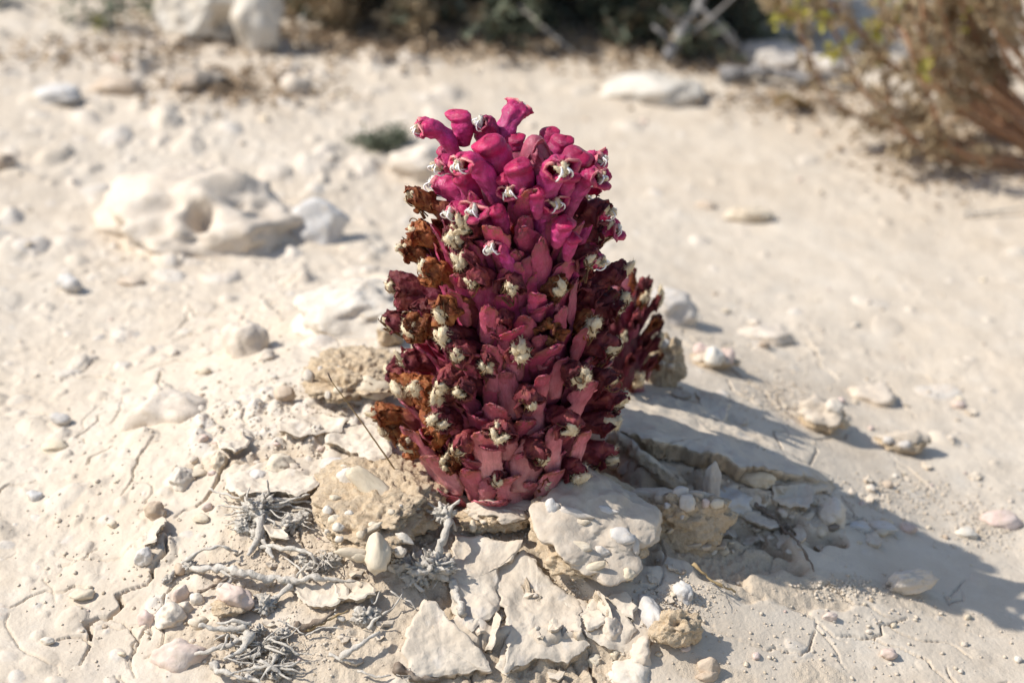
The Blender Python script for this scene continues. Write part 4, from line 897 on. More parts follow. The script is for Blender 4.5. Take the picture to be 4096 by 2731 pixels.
for s in np.linspace(0, 1, 9):
    for q in np.linspace(-1, 1, 7): g.append([(s-.5)*.034, q*.006*math.sin(math.pi*s)**.7, .004+.004*q*q+.004*math.sin(s*5)])
v, f = shell(np.array(g).reshape(9, 7, 3), False, .0005); o = mk('leaf_blade', v, f, M['straw'], t, attrs={'along': np.zeros(len(v))}); o.rotation_euler = (0, .1, .6)

# ------------------------------------------------------------------ shrubs
def leafcloud(pts, dirs, size, seed, asp=.28):
    r_ = np.random.RandomState(seed); n = len(pts); d = dirs+r_.normal(size=(n, 3))*.45; d /= np.linalg.norm(d, axis=1)[:, None]
    s = np.cross(d, r_.normal(size=(n, 3))); s /= np.linalg.norm(s, axis=1)[:, None]; L = size*r_.uniform(.6, 1.3, n)[:, None]
    V = np.stack([pts, pts+d*L*.5+s*L*asp, pts+d*L, pts+d*L*.5-s*L*asp], 1).reshape(-1, 3)
    return V, np.arange(n*4).reshape(n, 4)
def shrub(name, label, c, rx, ry, h, nst, seed, stemmat, leafmats, dens_, leafsize, lean=(0, 0), stem_r=.0022, low=.15, fan=None, hug=1.):
    r_ = np.random.RandomState(seed); t = thing(name, c, label, 'shrub'); c = np.array([0, 0, 0.])
    S = {m: [[], []] for m in leafmats}; tw = Acc()
    for k in range(nst):
        a = r_.uniform(0, 6.28) if fan is None else R(r_.uniform(*fan)); q = r_.uniform(.25, 1)**.6; el = r_.uniform(low, 1)
        tip = np.array([math.cos(a)*rx*q*(1.15-el*.5)+lean[0]*el, math.sin(a)*ry*q*(1.15-el*.5)+lean[1]*el, h*el*(1.05-.25*q)])
        b0 = np.array([math.cos(a), math.sin(a), 0])*rx*.10*r_.rand(); b0[2] = -.005
        mid = (tip+b0)*.5+np.array([math.cos(a)*rx*.12, math.sin(a)*ry*.12, -h*.06])+r_.normal(size=3)*rx*.05
        P = smoothline([b0, mid, tip], 14); P += np.stack([fbm(P/.05+k, 2), fbm(P/.05+k+9, 2), fbm(P/.05+k+5, 2)], 1)*.006
        v, f = tube(P, np.linspace(stem_r, stem_r*.35, 14)*r_.uniform(.6, 1.4), 5)
        mk('branch', v, f, M[stemmat], t)
        for m in range(int(dens_)):
            i = r_.randint(5, 14); p = P[i]; dd = r_.normal(size=3)*.5+(tip-b0)/np.linalg.norm(tip-b0); dd /= np.linalg.norm(dd); L = r_.uniform(.12, .3)*rx*hug
            Q = smoothline([p, p+dd*L*.5+r_.normal(size=3)*L*.1, p+dd*L], 5); v, f = tube(Q, np.linspace(stem_r*.4, stem_r*.18, 5), 3, cap=False); tw.add(v, f)
            nl = r_.randint(14, 30)
            tt = r_.rand(nl)**.7; pt = Q[0]+(Q[-1]-Q[0])*tt[:, None]+r_.normal(size=(nl, 3))*.003
            mm = leafmats[0] if r_.rand() < .62 else leafmats[r_.randint(len(leafmats))]
            if leafmats[-1] == 'leafy': mm = 'leafy' if (i > 10 and r_.rand() < .6) else 'leafb'
            S[mm][0].append(pt); S[mm][1].append(np.repeat(dd[None], nl, 0))
    tw.mesh('side_twigs', M[stemmat], t, kind='stuff')
    for m, (a, b) in S.items():
        if a:
            v, f = leafcloud(np.concatenate(a), np.concatenate(b), leafsize, seed); mk('foliage', v, f, M[m], t, smooth=False, kind='stuff')
    return t
g0 = lambda px, py: gp(px, py)
c = g0(1290, 100); c[1] += .095; c[2] = hz(c[0], c[1])
shrub('dense_shrub', 'dense dark grey-green shrub casting shade at the top middle', c, .15, .12, .17, 120, 5, 'twigbrown', ['leafg', 'leafb', 'leafg'], 24, .0075, low=.0, stem_r=.002)
c = g0(860, 75); c[1] += .06; c[2] = hz(c[0], c[1])
shrub('dry_shrub', 'dry brownish shrub between the cleft boulder and the dark shrub', c, .085, .075, .12, 60, 6, 'twigbrown', ['leafb', 'leafg', 'leafb'], 18, .006, low=.04, stem_r=.0015)
c = g0(2515, 378); c[2] = hz(c[0], c[1])
shrub('reddish_shrub', 'reddish-stemmed shrub with yellow-green tips at the right edge', c, .22, .15, .28, 54, 8, 'redwood', ['leafb', 'leafb', 'leafy'], 18, .0058, low=.3, stem_r=.0022, hug=.26, lean=(-.03, 0))
c = g0(180, 12); c[2] = hz(c[0], c[1])
shrub('wispy_plant', 'sparse wispy grey-green plant at the top left corner', c, .10, .06, .05, 22, 9, 'twig', ['leafg', 'leafy', 'leafg'], 4, .005, low=.1, stem_r=.0008)
c = g0(880, 335); c[2] = hz(c[0], c[1])
shrub('tiny_plant', 'tiny bluish green plant flat on the ground left of the flower top', c, .016, .008, .006, 16, 10, 'twig', ['leafg', 'leafg', 'leafg'], 4, .003, low=.2, stem_r=.0005)
t = thing('grey_branch', gp(1535, 140), 'thick bare grey branch rising at a slant in front of the dark shrub', 'branch')
b0 = gp(1530, 138, .004); P = smoothline([b0, at_y(1570, 70, b0[1]+.01), at_y(1612, -5, b0[1]+.02), at_y(1660, -120, b0[1]+.03)], 24)
v, f = tube(P, np.linspace(.0042, .003, 24), 9, 3, .3); mk('stem', v-np.array(t.location), f, M['greywood'], t)
for k, (a, b, dx) in enumerate([((1572,70),(1520,20),0),((1545,110),(1700,-20),.0),((1500,60),(1560,120),0),((1600,10),(1690,110),0)]):
    y_ = b0[1]+.005; P = smoothline([at_y(*a, y_+.008), at_y((a[0]+b[0])/2+6, (a[1]+b[1])/2, y_), at_y(*b, y_-.004)], 12); v, f = tube(P, np.linspace(.0016, .0009, 12), 6, k, .2); mk('side_branch', v-np.array(t.location), f, M['greywood'], t)
for k, (pts, l) in enumerate([([(1195,15,22),(1250,65,14),(1320,122,2)], 'long pale dry stem bending down from the dark shrub to the ground'), ([(1645,40,20),(1690,90,14),(1730,150,2)], 'pale grey stem drooping right of the slanting grey branch'), ([(695,40,26),(700,70,14),(690,100,1)], 'thin upright pale stem beside the dry brownish shrub')]):
    t = thing('dry_stem', gp(pts[-1][0], pts[-1][1]), l, 'stem'); stick(t, pts, 1.7, seed=140+k)  # bare dry stems of the shrubs, built as separate objects
# dry litter under the shrubs
r_ = np.random.RandomState(4); V = []; D = []
for (x, y, sx, sy, n) in [(1250,110,300,25,1500),(800,90,150,20,900),(560,205,110,25,500),(1820,235,120,22,350),(2200,330,120,60,900),(1600,150,120,18,400),(200,130,160,20,300),(1200,30,400,30,1800),(380,80,100,30,200)]:
    for k in range(n):
        p = gp(r_.normal(x, sx), r_.normal(y, sy)); V.append(p+[0, 0, .001+.002*r_.rand()]); D.append([r_.normal(), r_.normal(), .1])
v, f = leafcloud(np.array(V), np.array(D)*3, .005, 3, .3)
tag(mk('leaf_litter', v, f, M['litter'], smooth=False, kind='stuff'), 'brown leaf litter strewn below the shrubs', 'litter')

# ------------------------------------------------------------------ the flower spikes
def corolla(name, L, r0_, r1_, hood, lip, seed, mat, crumple=0., th=.0009, beta=45, curl_h=115, curl_l=60, nu=44, link=False, fl=8):
    r_ = np.random.RandomState(seed); NV1, NV2 = 16, 14; P = np.zeros((NV1+NV2, nu, 3)); AL = np.zeros((NV1+NV2, nu))
    th_ = np.linspace(0, 2*np.pi, nu, endpoint=False); lobe = np.abs(np.cos(2.5*(th_-R(36))))**.6
    wob = 1+.08*np.cos(2*th_+r_.uniform(0, 6)); cu = sstep(.42, .68, .5+.5*np.cos(th_))
    ll = (lip*(.30+.70*lobe)*(1-cu)+hood*(.80+.20*lobe)*cu)*(1+.12*np.cos(3*th_+r_.uniform(0, 6)))
    c = np.zeros(3); B0 = R(beta)
    for i in range(NV1):
        v = i/(NV1-1); be = B0*sstep(.35, 1.1, v)*1.12; a = np.array([-math.sin(be), 0, math.cos(be)]); x = np.array([math.cos(be), 0, math.sin(be)])
        if i: c = c+a*L/(NV1-1)
        r = r0_+(r1_-r0_)*sstep(0, .75, v)-.0007*math.exp(-((v-.80)/.10)**2); r = r*wob*(1+.07*np.cos(5*th_)*v)
        P[i] = c+x*(r*np.cos(th_))[:, None]+np.array([0, 1.05, 0])*(r*np.sin(th_))[:, None]; AL[i] = v*.72
    MO = (c.copy(), x, a); cur = P[NV1-1].copy(); rad = x*np.cos(th_)[:, None]+np.array([0, 1, 0])*np.sin(th_)[:, None]
    BA = -R(curl_h)*cu+R(curl_l)*(1-cu); f0 = R(fl)
    for i in range(NV2):
        s_ = (i+1)/NV2; an = f0+(BA-f0*cu)*s_**1.35; ds = ll/NV2
        cur = cur+(rad*np.sin(an)[:, None]+a[None]*np.cos(an)[:, None])*ds[:, None]
        pin = cu*.10*s_**3; q = cur.copy(); q[:, 1] *= (1-pin)
        P[NV1+i] = q; AL[NV1+i] = .72+.16*s_+.13*cu*sstep(.55, .95, s_)
    if crumple:
        q = P.reshape(-1, 3); amt = crumple*(.25+1.0*AL.reshape(-1)); q += np.stack([fbm(q/.0046+seed*3+k*11, 3, .6) for k in range(3)], 1)*amt[:, None]; P = q.reshape(P.shape)
    TH = np.full((NV1+NV2, nu), th); TH[-1] *= .4; TH[-2] *= .75; TH[:NV1] *= .8
    v, f = shell(P, True, TH); aa = np.concatenate([AL.ravel(), AL.ravel()])
    return mk(name, v, f, M[mat], link=link, attrs={'along': np.clip(aa, 0, 1), 'edge': aa*0}), MO
def budmesh(name, L, r_, seed, mat):
    rs_ = np.random.RandomState(seed); nu, nv = 32, 30; P = np.zeros((nv, nu, 3)); th_ = np.linspace(0, 2*np.pi, nu, endpoint=False); AL = np.zeros((nv, nu))
    for i in range(nv):
        v = i/(nv-1); prof = np.interp(v, [0, .3, .55, .68, .8, .9, .97, 1], [.5, .85, 1.0, .88, 1.02, .92, .5, .02]); r = r_*prof
        lob = 1+.07*sstep(.6, .9, v)*np.cos(3*th_+1)+.06*np.cos(2*th_+2*v)
        zz = L*(v if v < .9 else .9+(v-.9)*.8); off = -.0022*sstep(.6, 1, v)
        P[i] = np.stack([off+r*lob*np.cos(th_), r*lob*np.sin(th_), np.full(nu, zz)+.0006*np.cos(2*th_)*v], 1); AL[i] = v
    q = P.reshape(-1, 3); q += np.stack([fbm(q/.006+seed+k*5, 2) for k in range(3)], 1)*.0005
    f = grid_faces(nu, nv, True); f.append(tuple(range((nv-1)*nu, nv*nu)))
    return mk(name, q, f, M[mat], link=False, attrs={'along': AL.ravel()})
def bractmesh(name, L, W, seed, rag=.0009, cup=.008, bend=.003, mat='bract', pointy=.6):
    r_ = np.random.RandomState(seed); ns, nt_ = 26, 19; P = np.zeros((ns, nt_, 3)); AL = np.zeros((ns, nt_)); ED = np.zeros((ns, nt_)); TH = np.zeros((ns, nt_))
    t = np.linspace(-1, 1, nt_); k1, k2 = r_.uniform(0, 50, 2)
    for i in range(ns):
        s = i/(ns-1); w_ = W*.5*(.66+.34*math.sin(min(1, s*1.6)*math.pi/2))*max(.05, (1-s**(2.4+3.5*(1-pointy)))**.55)*(1+.09*math.sin(s*9+k1))
        jag = rag*fbm(np.c_[np.sign(t)*3+k1, np.full(nt_, s*7), t*0+k2], 3)*np.abs(t)**3
        y = t*(w_)+np.sign(t)*jag; ph = y/cup
        x = cup*(1-np.cos(ph)) - bend*(s**2.2)*1.3 + .0010*math.sin(s*3+k1)
        zt = L*s + rag*1.2*pn(np.c_[t*2.5+k1, t*0+k2, t*0])*sstep(.6, 1, s) - .12*L*s*(t*t)*(1-s)
        P[i] = np.stack([x, cup*np.sin(ph), zt], 1); AL[i] = s; ED[i] = np.clip(np.maximum(np.abs(t)**4, sstep(.72, 1, s)), 0, 1)
        TH[i] = .0017*(1-.65*np.maximum(np.abs(t)**3, s**3))
    q = P.reshape(-1, 3); q += np.stack([fbm(q/.008+seed+k*5, 2) for k in range(3)], 1)*.0009
    v, f = shell(q.reshape(P.shape), False, -TH)
    v, f = v, [tuple(reversed(z)) for z in f]
    return mk(name, v, f, M[mat], link=False, attrs={'along': np.tile(AL.ravel(), 2), 'edge': np.tile(ED.ravel(), 2)})
def tuftmesh(seed, mat, size=1.):
    r_ = np.random.RandomState(seed); a = Acc(); v1, f1 = ICO[2]; C = []
    for k in range(4):
        an = k*1.57+r_.uniform(-.35, .35); c = np.array([math.cos(an)*.0015, math.sin(an)*.0015, r_.normal()*.0005]); q = v1*np.array([.0013, .0013, .0020])*r_.uniform(.8, 1.2)
        tl = R(25)*np.array([math.cos(an), math.sin(an)])+r_.normal(size=2)*.2; q[:, 0] += q[:, 2]*tl[0]; q[:, 1] += q[:, 2]*tl[1]
        nn = v1; q = q+nn*(fbm(nn*2.5+seed+k, 2)*.0006)[:, None]; a.add(q+c, f1); C.append((c, q+c, nn))
    nh = 380
    for k in range(nh):
        c, q, nn = C[r_.randint(4)]; i = r_.randint(len(q)); d = nn[i]+r_.normal(size=3)*.45; d /= np.linalg.norm(d); L = r_.uniform(.0005, .0012); s = np.cross(d, r_.normal(size=3)); s = s/np.linalg.norm(s)*.000075
        p = q[i]; e = p+d*L+r_.normal(size=3)*.0002; a.add([p-s, p+s, e], [(0, 1, 2)])
    m = a.mesh('anther_tuft', M[mat], link=False); return m
def dryfil(seed):
    r_ = np.random.RandomState(seed); a = Acc()
    for k in range(4):
        an = r_.uniform(0, 6.28); p0 = np.array([math.cos(an)*.001, math.sin(an)*.0015, -.008]); rad = r_.uniform(.0018, .0042); ax = r_.normal(size=3); ax /= np.linalg.norm(ax)
        u = np.cross(ax, [0, 0, 1.]); u /= np.linalg.norm(u); w_ = np.cross(ax, u); tt = np.linspace(0, r_.uniform(3.5, 6.5), 14)
        c = np.array([r_.normal()*.0008-.0005, r_.normal()*.0012, r_.normal()*.001])
        loop = c+u*np.cos(tt)[:, None]*rad*np.linspace(1, .55, 14)[:, None]+w_*np.sin(tt)[:, None]*rad*np.linspace(1, .55, 14)[:, None]
        P = smoothline([p0, (p0+loop[0])/2+r_.normal(size=3)*.001]+list(loop), 34); v, f = tube(P, np.linspace(.00035, .00022, 34), 5); a.add(v, f)
    return a.mesh('filaments', M['fildry'], link=False)
def moff(MO, x, y, z): return MO[0]+MO[1]*x+np.array([0, y, 0])+MO[2]*z
def filmesh(k, seed, MO):      # one fresh filament: out of the throat, round, and up under the hood
    r_ = np.random.RandomState(seed); s = -1 if k % 2 else 1; o = (k//2)
    pts = [(-.0012, s*.0014, -.005), (-.0034, s*(.0022+.0004*o), 0), (-.0058+.0014*o, s*(.0030-.0008*o), .0040), (-.0050+.0004*o, s*(.0026-.0012*o), .0074), (-.0026, s*.0010, .0070)]
    P = smoothline([moff(MO, *q)+r_.normal(size=3)*.0003 for q in pts], 22)
    v, f = tube(P, np.linspace(.00046, .00032, 22), 7); a = Acc(); a.add(v, f); return a.mesh('filament', M['fil'], link=False)
LREF = .027
OPENM = [corolla('flower', LREF, .0030, .0039+.0002*k, .0106+.0008*(k % 3), [.0042, .0075, .0050, .0082, .0060][k], 10+k, 'petal', crumple=.0009, th=.0012, beta=[34, 24, 40, 28, 36][k], curl_h=118+9*(k % 3), curl_l=[30, 75, 20, 95, 50][k], fl=8) for k in range(5)]
FILM = [[filmesh(k, 80+j*4+k, OPENM[j][1]) for k in range(4)] for j in range(5)]
BUDM = [budmesh('flower_bud', LREF, .0046+.0004*k, 20+k, 'bud') for k in range(4)]
WITM = [corolla('withered_flower', LREF*.9, .0028, .0042, .0080+.001*(k % 3), .0046, 30+k, 'wither', crumple=.0016, th=.0006, beta=[40, 55, 30][k % 3], curl_h=70+15*(k % 3), curl_l=20+20*(k % 4), nu=40, fl=14) for k in range(6)]
RUSM = [corolla('withered_flower', LREF*.9, .0026, .0040, .0078+.001*(k % 3), .0055, 40+k, 'rust', crumple=.0021, th=.0005, beta=[40, 55, 30][k % 3], curl_h=50+20*(k % 3), curl_l=15+25*(k % 4), nu=40, fl=14) for k in range(6)]
TUFM = [tuftmesh(50+k, 'anther') for k in range(8)]; TUFW = [tuftmesh(60+k, 'antherw') for k in range(3)]
DRYF = [dryfil(70+k) for k in range(8)]
BRM = [bractmesh('bract', .026+.002*(k % 3), .0160+.0012*(k % 4), 90+k, rag=.0014+.0007*(k % 3), cup=.0095+.001*(k % 3), bend=.0004+.0013*(k % 4)-.0012*(k % 2), pointy=[.1, .5, .0, .3][k % 4]) for k in range(12)]
ZPX = lambda py: at_y(1176, py, 0)[2]
_z = np.array([ZPX(q) for q in (1180, 1110, 1060, 1000, 920, 800, 700, 600, 500, 420, 340, 280)])
_l = np.array([990, 950, 925, 910, 905, 925, 928, 945, 975, 1005, 1050, 1120]); _r = np.array([1290, 1335, 1372, 1408, 1422, 1428, 1415, 1398, 1378, 1355, 1310, 1270])
_sx = np.array([mpp(at_y(1176, 784, 0))]*12)
_c = ((_l+_r)/2-1176)*_sx; _R = (_r-_l)/2*_sx
def env(z): return float(np.interp(z, _z, _c)), float(np.interp(z, _z, _R))
def frame_m(root, tip, axis_c, roll=0., scale=1., lateral=1.):
    d = tip-root; L = np.linalg.norm(d); d = d/L; rad = np.array([tip[0]-axis_c[0], tip[1]-axis_c[1], 0]); rn = np.linalg.norm(rad); rad = rad/rn if rn > 1e-6 else np.array([0, -1, 0])
    x = np.array([0, 0, 1.])*.9-rad; x = x-d*np.dot(x, d); x /= np.linalg.norm(x)
    if roll: q = Quaternion(Vector(d), roll); x = np.array(q @ Vector(x))
    y = np.cross(d, x); sl = L/LREF*scale; s = lateral
    return Matrix(((x[0]*s, y[0]*s, d[0]*sl, root[0]), (x[1]*s, y[1]*s, d[1]*sl, root[1]), (x[2]*s, y[2]*s, d[2]*sl, root[2]), (0, 0, 0, 1)))
rsf = np.random.RandomState(77)
def place(root, tip, MO, axis_c, roll, lat):
    d = tip-root; L = np.linalg.norm(d); m = MO[0]; ml = float(np.linalg.norm(m)); k = float(np.clip(L/ml, .8, 1.25)); root2 = tip-d/L*ml*k
    F = frame_m(root2, root2+d/L*LREF, axis_c, roll, 1., 1.); dl = math.atan2(-m[0], m[2])
    S = Matrix.Diagonal((k*lat, k*lat, k, 1))
    return F @ Matrix.Rotation(dl, 4, 'Y') @ S
def add_flower(plant, kind, root, tip, axis_c, roll=0., lat=1., tuft=True):
    loc = np.array(plant.location); root = root-loc; tip = tip-loc; axis_c = np.array(axis_c)-loc[:2]
    dvec = (tip-root)/np.linalg.norm(tip-root)
    if kind == 'open':
        j = rsf.randint(5); me, MO = OPENM[j]; fl = ob('flower', me, plant, mtx=place(root, tip, MO, axis_c, roll, lat*1.04))
        if tuft:
            for k in range(4): ob('filament', FILM[j][k], fl)
            a = ob('anther_tuft', (TUFW+TUFM)[rsf.randint(6)], fl); a.location = moff(MO, -.0032, 0, .0056); a.rotation_euler = (0, R(50), rsf.uniform(0, 3)); a.scale = (.9, .9, 1.05)
    elif kind == 'bud':
        m4 = frame_m(root, tip, axis_c, roll, lateral=lat*1.05); fl = ob('flower_bud', BUDM[rsf.randint(4)], plant, mtx=m4)
    else:
        me, MO = (RUSM if kind == 'rust' else WITM)[rsf.randint(6)]
        fl = ob('withered_flower', me, plant, mtx=place(root, tip-dvec*.0035, MO, axis_c, roll+rsf.normal()*.2, lat*.76))
        if tuft:
            sc_ = rsf.choice([.72, .82, .9, 1.0, 1.12])*rsf.uniform(.92, 1.08)
            a = ob('anther_tuft', TUFM[rsf.randint(8)], fl); a.location = moff(MO, -.0012, 0, .0052); a.rotation_euler = tuple(rsf.uniform(0, 3, 3)); a.scale = (sc_/lat/.76,)*3
            b = ob('filaments', DRYF[rsf.randint(8)], fl); b.location = moff(MO, -.0008, 0, .0050); b.rotation_euler = (0, rsf.uniform(-.5, .5), rsf.uniform(0, 6))
    return fl
def add_bract(plant, root, tip, axis_c, hot=0., lat=1., out=0., roll=0., k=None):
    loc = np.array(plant.location); root = root-loc; tip = tip-loc
    m4 = frame_m(root, tip, np.array(axis_c)-loc[:2], roll, lateral=lat) @ Matrix.Translation((-out, 0, 0))
    m4 = m4 @ Matrix.Rotation(rsf.normal()*.16, 4, 'X') @ Matrix.Rotation(rsf.normal()*.10, 4, 'Y'); b = ob('bract', BRM[rsf.randint(12) if k is None else k], plant, mtx=m4); b.color = (hot, 0, 0, 1); return b
def envelope_hit(px, py, kk=1.):
    d = ray(px, py); best = None
    for t in np.linspace(.78, 1.05, 1100):
        p = CAM+d*t; c_, R_ = env(p[2]); q = math.hypot(p[0]-c_, p[1])-R_*kk
        if q <= 0: return p
        if best is None or q < best[0]: best = (q, p)
    return best[1]

plant = thing('flower_spike', (.002, 0, -.018), 'tall magenta parasitic flower spike, fresh on top and withering below, rising from the pit', 'flower')
loc = np.array(plant.location)
# core stem
zz = np.linspace(-.022, .150, 40); P = np.array([[env(max(z, _z[0]))[0], 0, z] for z in zz]); rr = np.array([np.interp(z, [-.022, 0, .03, .09, .125, .15], [.024, .024, .024, .021, .016, .005]) for z in zz])
v, f = tube(P, rr, 40, 3, .05); mk('stem', v-loc, f, M['stem'], plant, attrs={'along': np.clip(np.repeat(zz, 40)/.15, 0, .9)})
def core_r(z): return float(np.interp(z, [-.022, 0, .03, .09, .125, .15], [.024, .023, .021, .018, .014, .004]))
TIPS = []
def W3(px, py, y): return at_y(px, py, y)
C1 = lambda x, y: (861.3+x*.29296, 205+y*.293)    # coordinates read off the enlarged top of the photograph
FR = [('open',(440,300),(640,560),.0,.005,1.0),('bud',(668,150),(700,440),.010,.008,1.0),('open',(890,280),(940,520),.004,.008,.9),('open',(1090,190),(985,470),.012,.008,1.05),
      ('bud',(880,350),(1040,740),-.012,-.010,1.12),('open',(745,570),(960,900),-.022,-.016,1.0),('open',(575,590),(760,900),-.012,-.006,.95),
      ('bud',(1115,540),(1185,860),-.024,-.022,.9),('bud',(1358,300),(1340,520),.012,.012,.7),('bud',(1465,350),(1400,600),.006,.006,.85),('bud',(1590,455),(1450,800),-.010,-.006,1.15),
      ('open',(1420,620),(1340,1020),-.030,-.020,.9),('open',(1690,560),(1560,800),-.004,.0,.95),('open',(1690,690),(1500,1000),-.018,-.014,.95),
      ('bud',(820,250),(900,480),.010,.010,.7),('bud',(560,420),(720,700),.006,.006,.85),('bud',(1010,420),(1060,660),.004,.002,.8),('bud',(660,640),(830,900),-.016,-.010,.75),('bud',(1010,650),(1080,900),-.022,-.018,.7),('bud',(1270,760),(1270,1000),-.030,-.026,.7),('bud',(1540,620),(1450,880),-.022,-.018,.75),('bud',(940,900),(1030,1130),-.030,-.024,.65),('bud',(1500,1000),(1420,1220),-.030,-.026,.7),('bud',(1560,1120),(1500,1330),-.030,-.026,.65),('bud',(1080,350),(1090,560),.004,.004,.7),
      ('bud',(1320,480),(1330,700),.014,.012,.8)]
for kind, tpx, bpx, yt, yb_, lat in FR:
    tip = W3(*C1(*tpx), yt); root = W3(*C1(*bpx), yb_); z0 = tip[2]; c_, _ = env(.12); TIPS.append(tip)
    add_flower(plant, kind, root, tip, (c_, .004), 0, lat)
# filaments-and-anther flowers in the magenta zone, corolla sunk between the bracts
for tpx, bpx, dy in [((1090,800),(1190,1080),.012),((1370,900),(1320,1180),.012),((665,950),(800,1180),.008),((835,950),(960,1240),.010),((960,1230),(1090,1500),.012),((1745,960),(1600,1250),.008),((1800,1110),(1640,1400),.008),((1690,1330),(1500,1560),.012)]:
    p = envelope_hit(*C1(*tpx)); c_, R_ = env(p[2]); root = W3(*C1(*bpx), p[1]+.007); TIPS.append(p)
    add_flower(plant, 'open', root, p+np.array([0, .004, -.002]), (c_, 0), 0, .98)
# apex: overlapping scales
ac = W3(*C1(1265, 680), -.014); at = W3(*C1(1245, 325), -.012)
v = np.array([(0, 0, 0)]); n_ap = 17
APX = [bractmesh('apex_scale', .021, .0125, 120+k, rag=.0006, cup=.0068, bend=-.0030, mat='apex', pointy=.3) for k in range(4)]
for k in range(n_ap):
    a = k*2.39996+.6; q = k/(n_ap-1); rr_ = .0100*(1-.75*q); h0 = .001+.010*q**.9
    ax = (at-ac)/np.linalg.norm(at-ac); u = np.array([math.cos(a), math.sin(a), 0]); b = ac+u*rr_+ax*h0*.6; e = at+u*(.0062*(1-.8*q))+ax*(-.010+.011*q)
    m4 = frame_m(b-loc, e-loc, (b-u*.02)[:2]-loc[:2]); m4 = frame_m(b-loc, e-loc, ac[:2]-loc[:2], lateral=1.-.35*q)
    ob('apex_scale', APX[k % 4], plant, mtx=m4)
v, f, nn = rock_verts(3, (.0125, .0125, .024), 5, 0, nz=.05, fine=0); mk('apex_core', v+(ac+at)/2-loc-[0, 0, .004], f, M['apex'], plant, attrs={'along': np.full(len(v), .5)})
# withered flowers whose anther tufts show
TU = [(950,455,'r'),(962,530,'r'),(937,572,'r'),(1045,545,'w'),(1068,518,'w'),(1085,640,'w'),(1020,705,'r'),(920,680,'r'),(912,650,'r'),(955,745,'r'),(902,735,'r'),(1025,775,'w'),(1052,810,'w'),(937,825,'r'),(912,850,'r'),(1023,870,'w'),
      (968,888,'r'),(922,882,'r'),(1057,893,'w'),(1012,898,'w'),(872,950,'r'),(886,985,'r'),(940,1018,'r'),(1012,964,'w'),(1054,1022,'w'),(1150,988,'w'),(1218,920,'w'),(1312,972,'w'),(1240,1042,'w'),(1330,855,'w'),(1358,590,'w'),(1390,525,'w'),
      (1415,690,'w'),(1405,795,'w'),(1398,870,'w'),(1414,915,'w'),(1402,968,'w'),(1396,1040,'w'),(1330,1090,'w'),(1422,625,'w'),(1372,480,'w'),(1060,600,'r'),(990,620,'r')]
for px, py, kd in TU:
    p = envelope_hit(px, py, .99); c_, R_ = env(p[2]); ph = math.atan2(p[1], p[0]-c_); TIPS.append(p)
    up = np.interp(p[2], [0, .05, .12], [.014, .019, .024]); zr = p[2]-up; rc = core_r(zr)*.75; c2 = env(zr)[0]
    root = np.array([c2+math.cos(ph)*rc, math.sin(ph)*rc, zr])
    add_flower(plant, 'rust' if kd == 'r' and rsf.rand() < .72 else 'wither', root, p, (c2, 0), rsf.normal()*.2, rsf.uniform(.9, 1.12))
    rb = R_*.64; b0 = np.array([c2+math.cos(ph)*rb, math.sin(ph)*rb, p[2]-.032]); b1 = np.array([c2+math.cos(ph)*R_*.80, math.sin(ph)*R_*.80, p[2]-.006]); rsf.rand() < .55 and add_bract(plant, b0, b1, (c2, 0), hot=float(np.interp(p[2], [.02, .05, .11], [0, .5, 1])), lat=rsf.uniform(.7, 1.))
def auto(plant, env_, N, z0, z1, kindf, tips, mind=.0118, rscale=1., kk=.88, flat=1.):
    for i in range(N):
        q = i/(N-1); z = z0+(z1-z0)*q; ph = i*2.399963+.4; c_, R_ = env_(z); kk_ = kk*(1 if rscale < .9 else float(np.interp(z, [.07, .12], [1, .9]))); p = np.array([c_+math.cos(ph)*R_*kk_, math.sin(ph)*R_*kk_, z])+np.array([plant['ox'], plant['oy'], 0])
        front = math.sin(ph) < .35
        hot = float(np.interp(z, [.012, .045, .105], [0, .5, 1])); up = float(np.interp(z/flat, [0, .05, .12], [.014, .019, .025])); zr = z-up; rc = core_r(zr)*.75*rscale
        c2 = env_(zr)[0]+plant['ox']; root = np.array([c2+math.cos(ph)*rc, plant['oy']+math.sin(ph)*rc, zr])
        near_ = min([np.linalg.norm(p-t) for t in tips]) if tips else 1
        kd = kindf(p, ph)
        if near_ > mind:
            if kd: add_flower(plant, kd, root, p, (c2, plant['oy']), rsf.normal()*.25, rsf.uniform(.85, 1.1)*min(1, rscale+.1), rsf.rand() < (.68 if rscale > .9 else .35) or kd == 'open') if True else None; tips.append(p)
        elif kd is None: pass
        cs = np.array([math.cos(ph), math.sin(ph), 0]); o3 = np.array([c2, plant['oy'], 0]); b0 = o3+cs*R_*.64+[0, 0, p[2]-.030*min(1, rscale+.2)]; b1 = o3+cs*R_*rsf.uniform(.76, .88)+[0, 0, p[2]-rsf.uniform(.002, .010)]
        if rsf.rand() < (.95 if rscale > .9 else .25): add_bract(plant, b0, b1, (c2, plant['oy']), hot=hot, lat=rsf.uniform(.62, .95)*min(1, rscale+.1), roll=rsf.normal()*.15)
plant['ox'] = 0.; plant['oy'] = 0.
def kmain(p, ph):
    x = p[0]
    if p[2] > .118: return 'open' if math.sin(ph) > -.2 else None
    if math.sin(ph) < -.3 and -.034 < x < .034: return None if rsf.rand() < .45 else ('wither' if rsf.rand() < .5 else 'rust')
    if p[2] > .100: return ['open', 'wither'][rsf.choice(2, p=[.4, .6])] if x > -.01 else 'rust'
    return 'rust' if rsf.rand() < (.65 if x < -.008 else .3) else 'wither'
auto(plant, env, 150, .016, .134, kmain, TIPS)
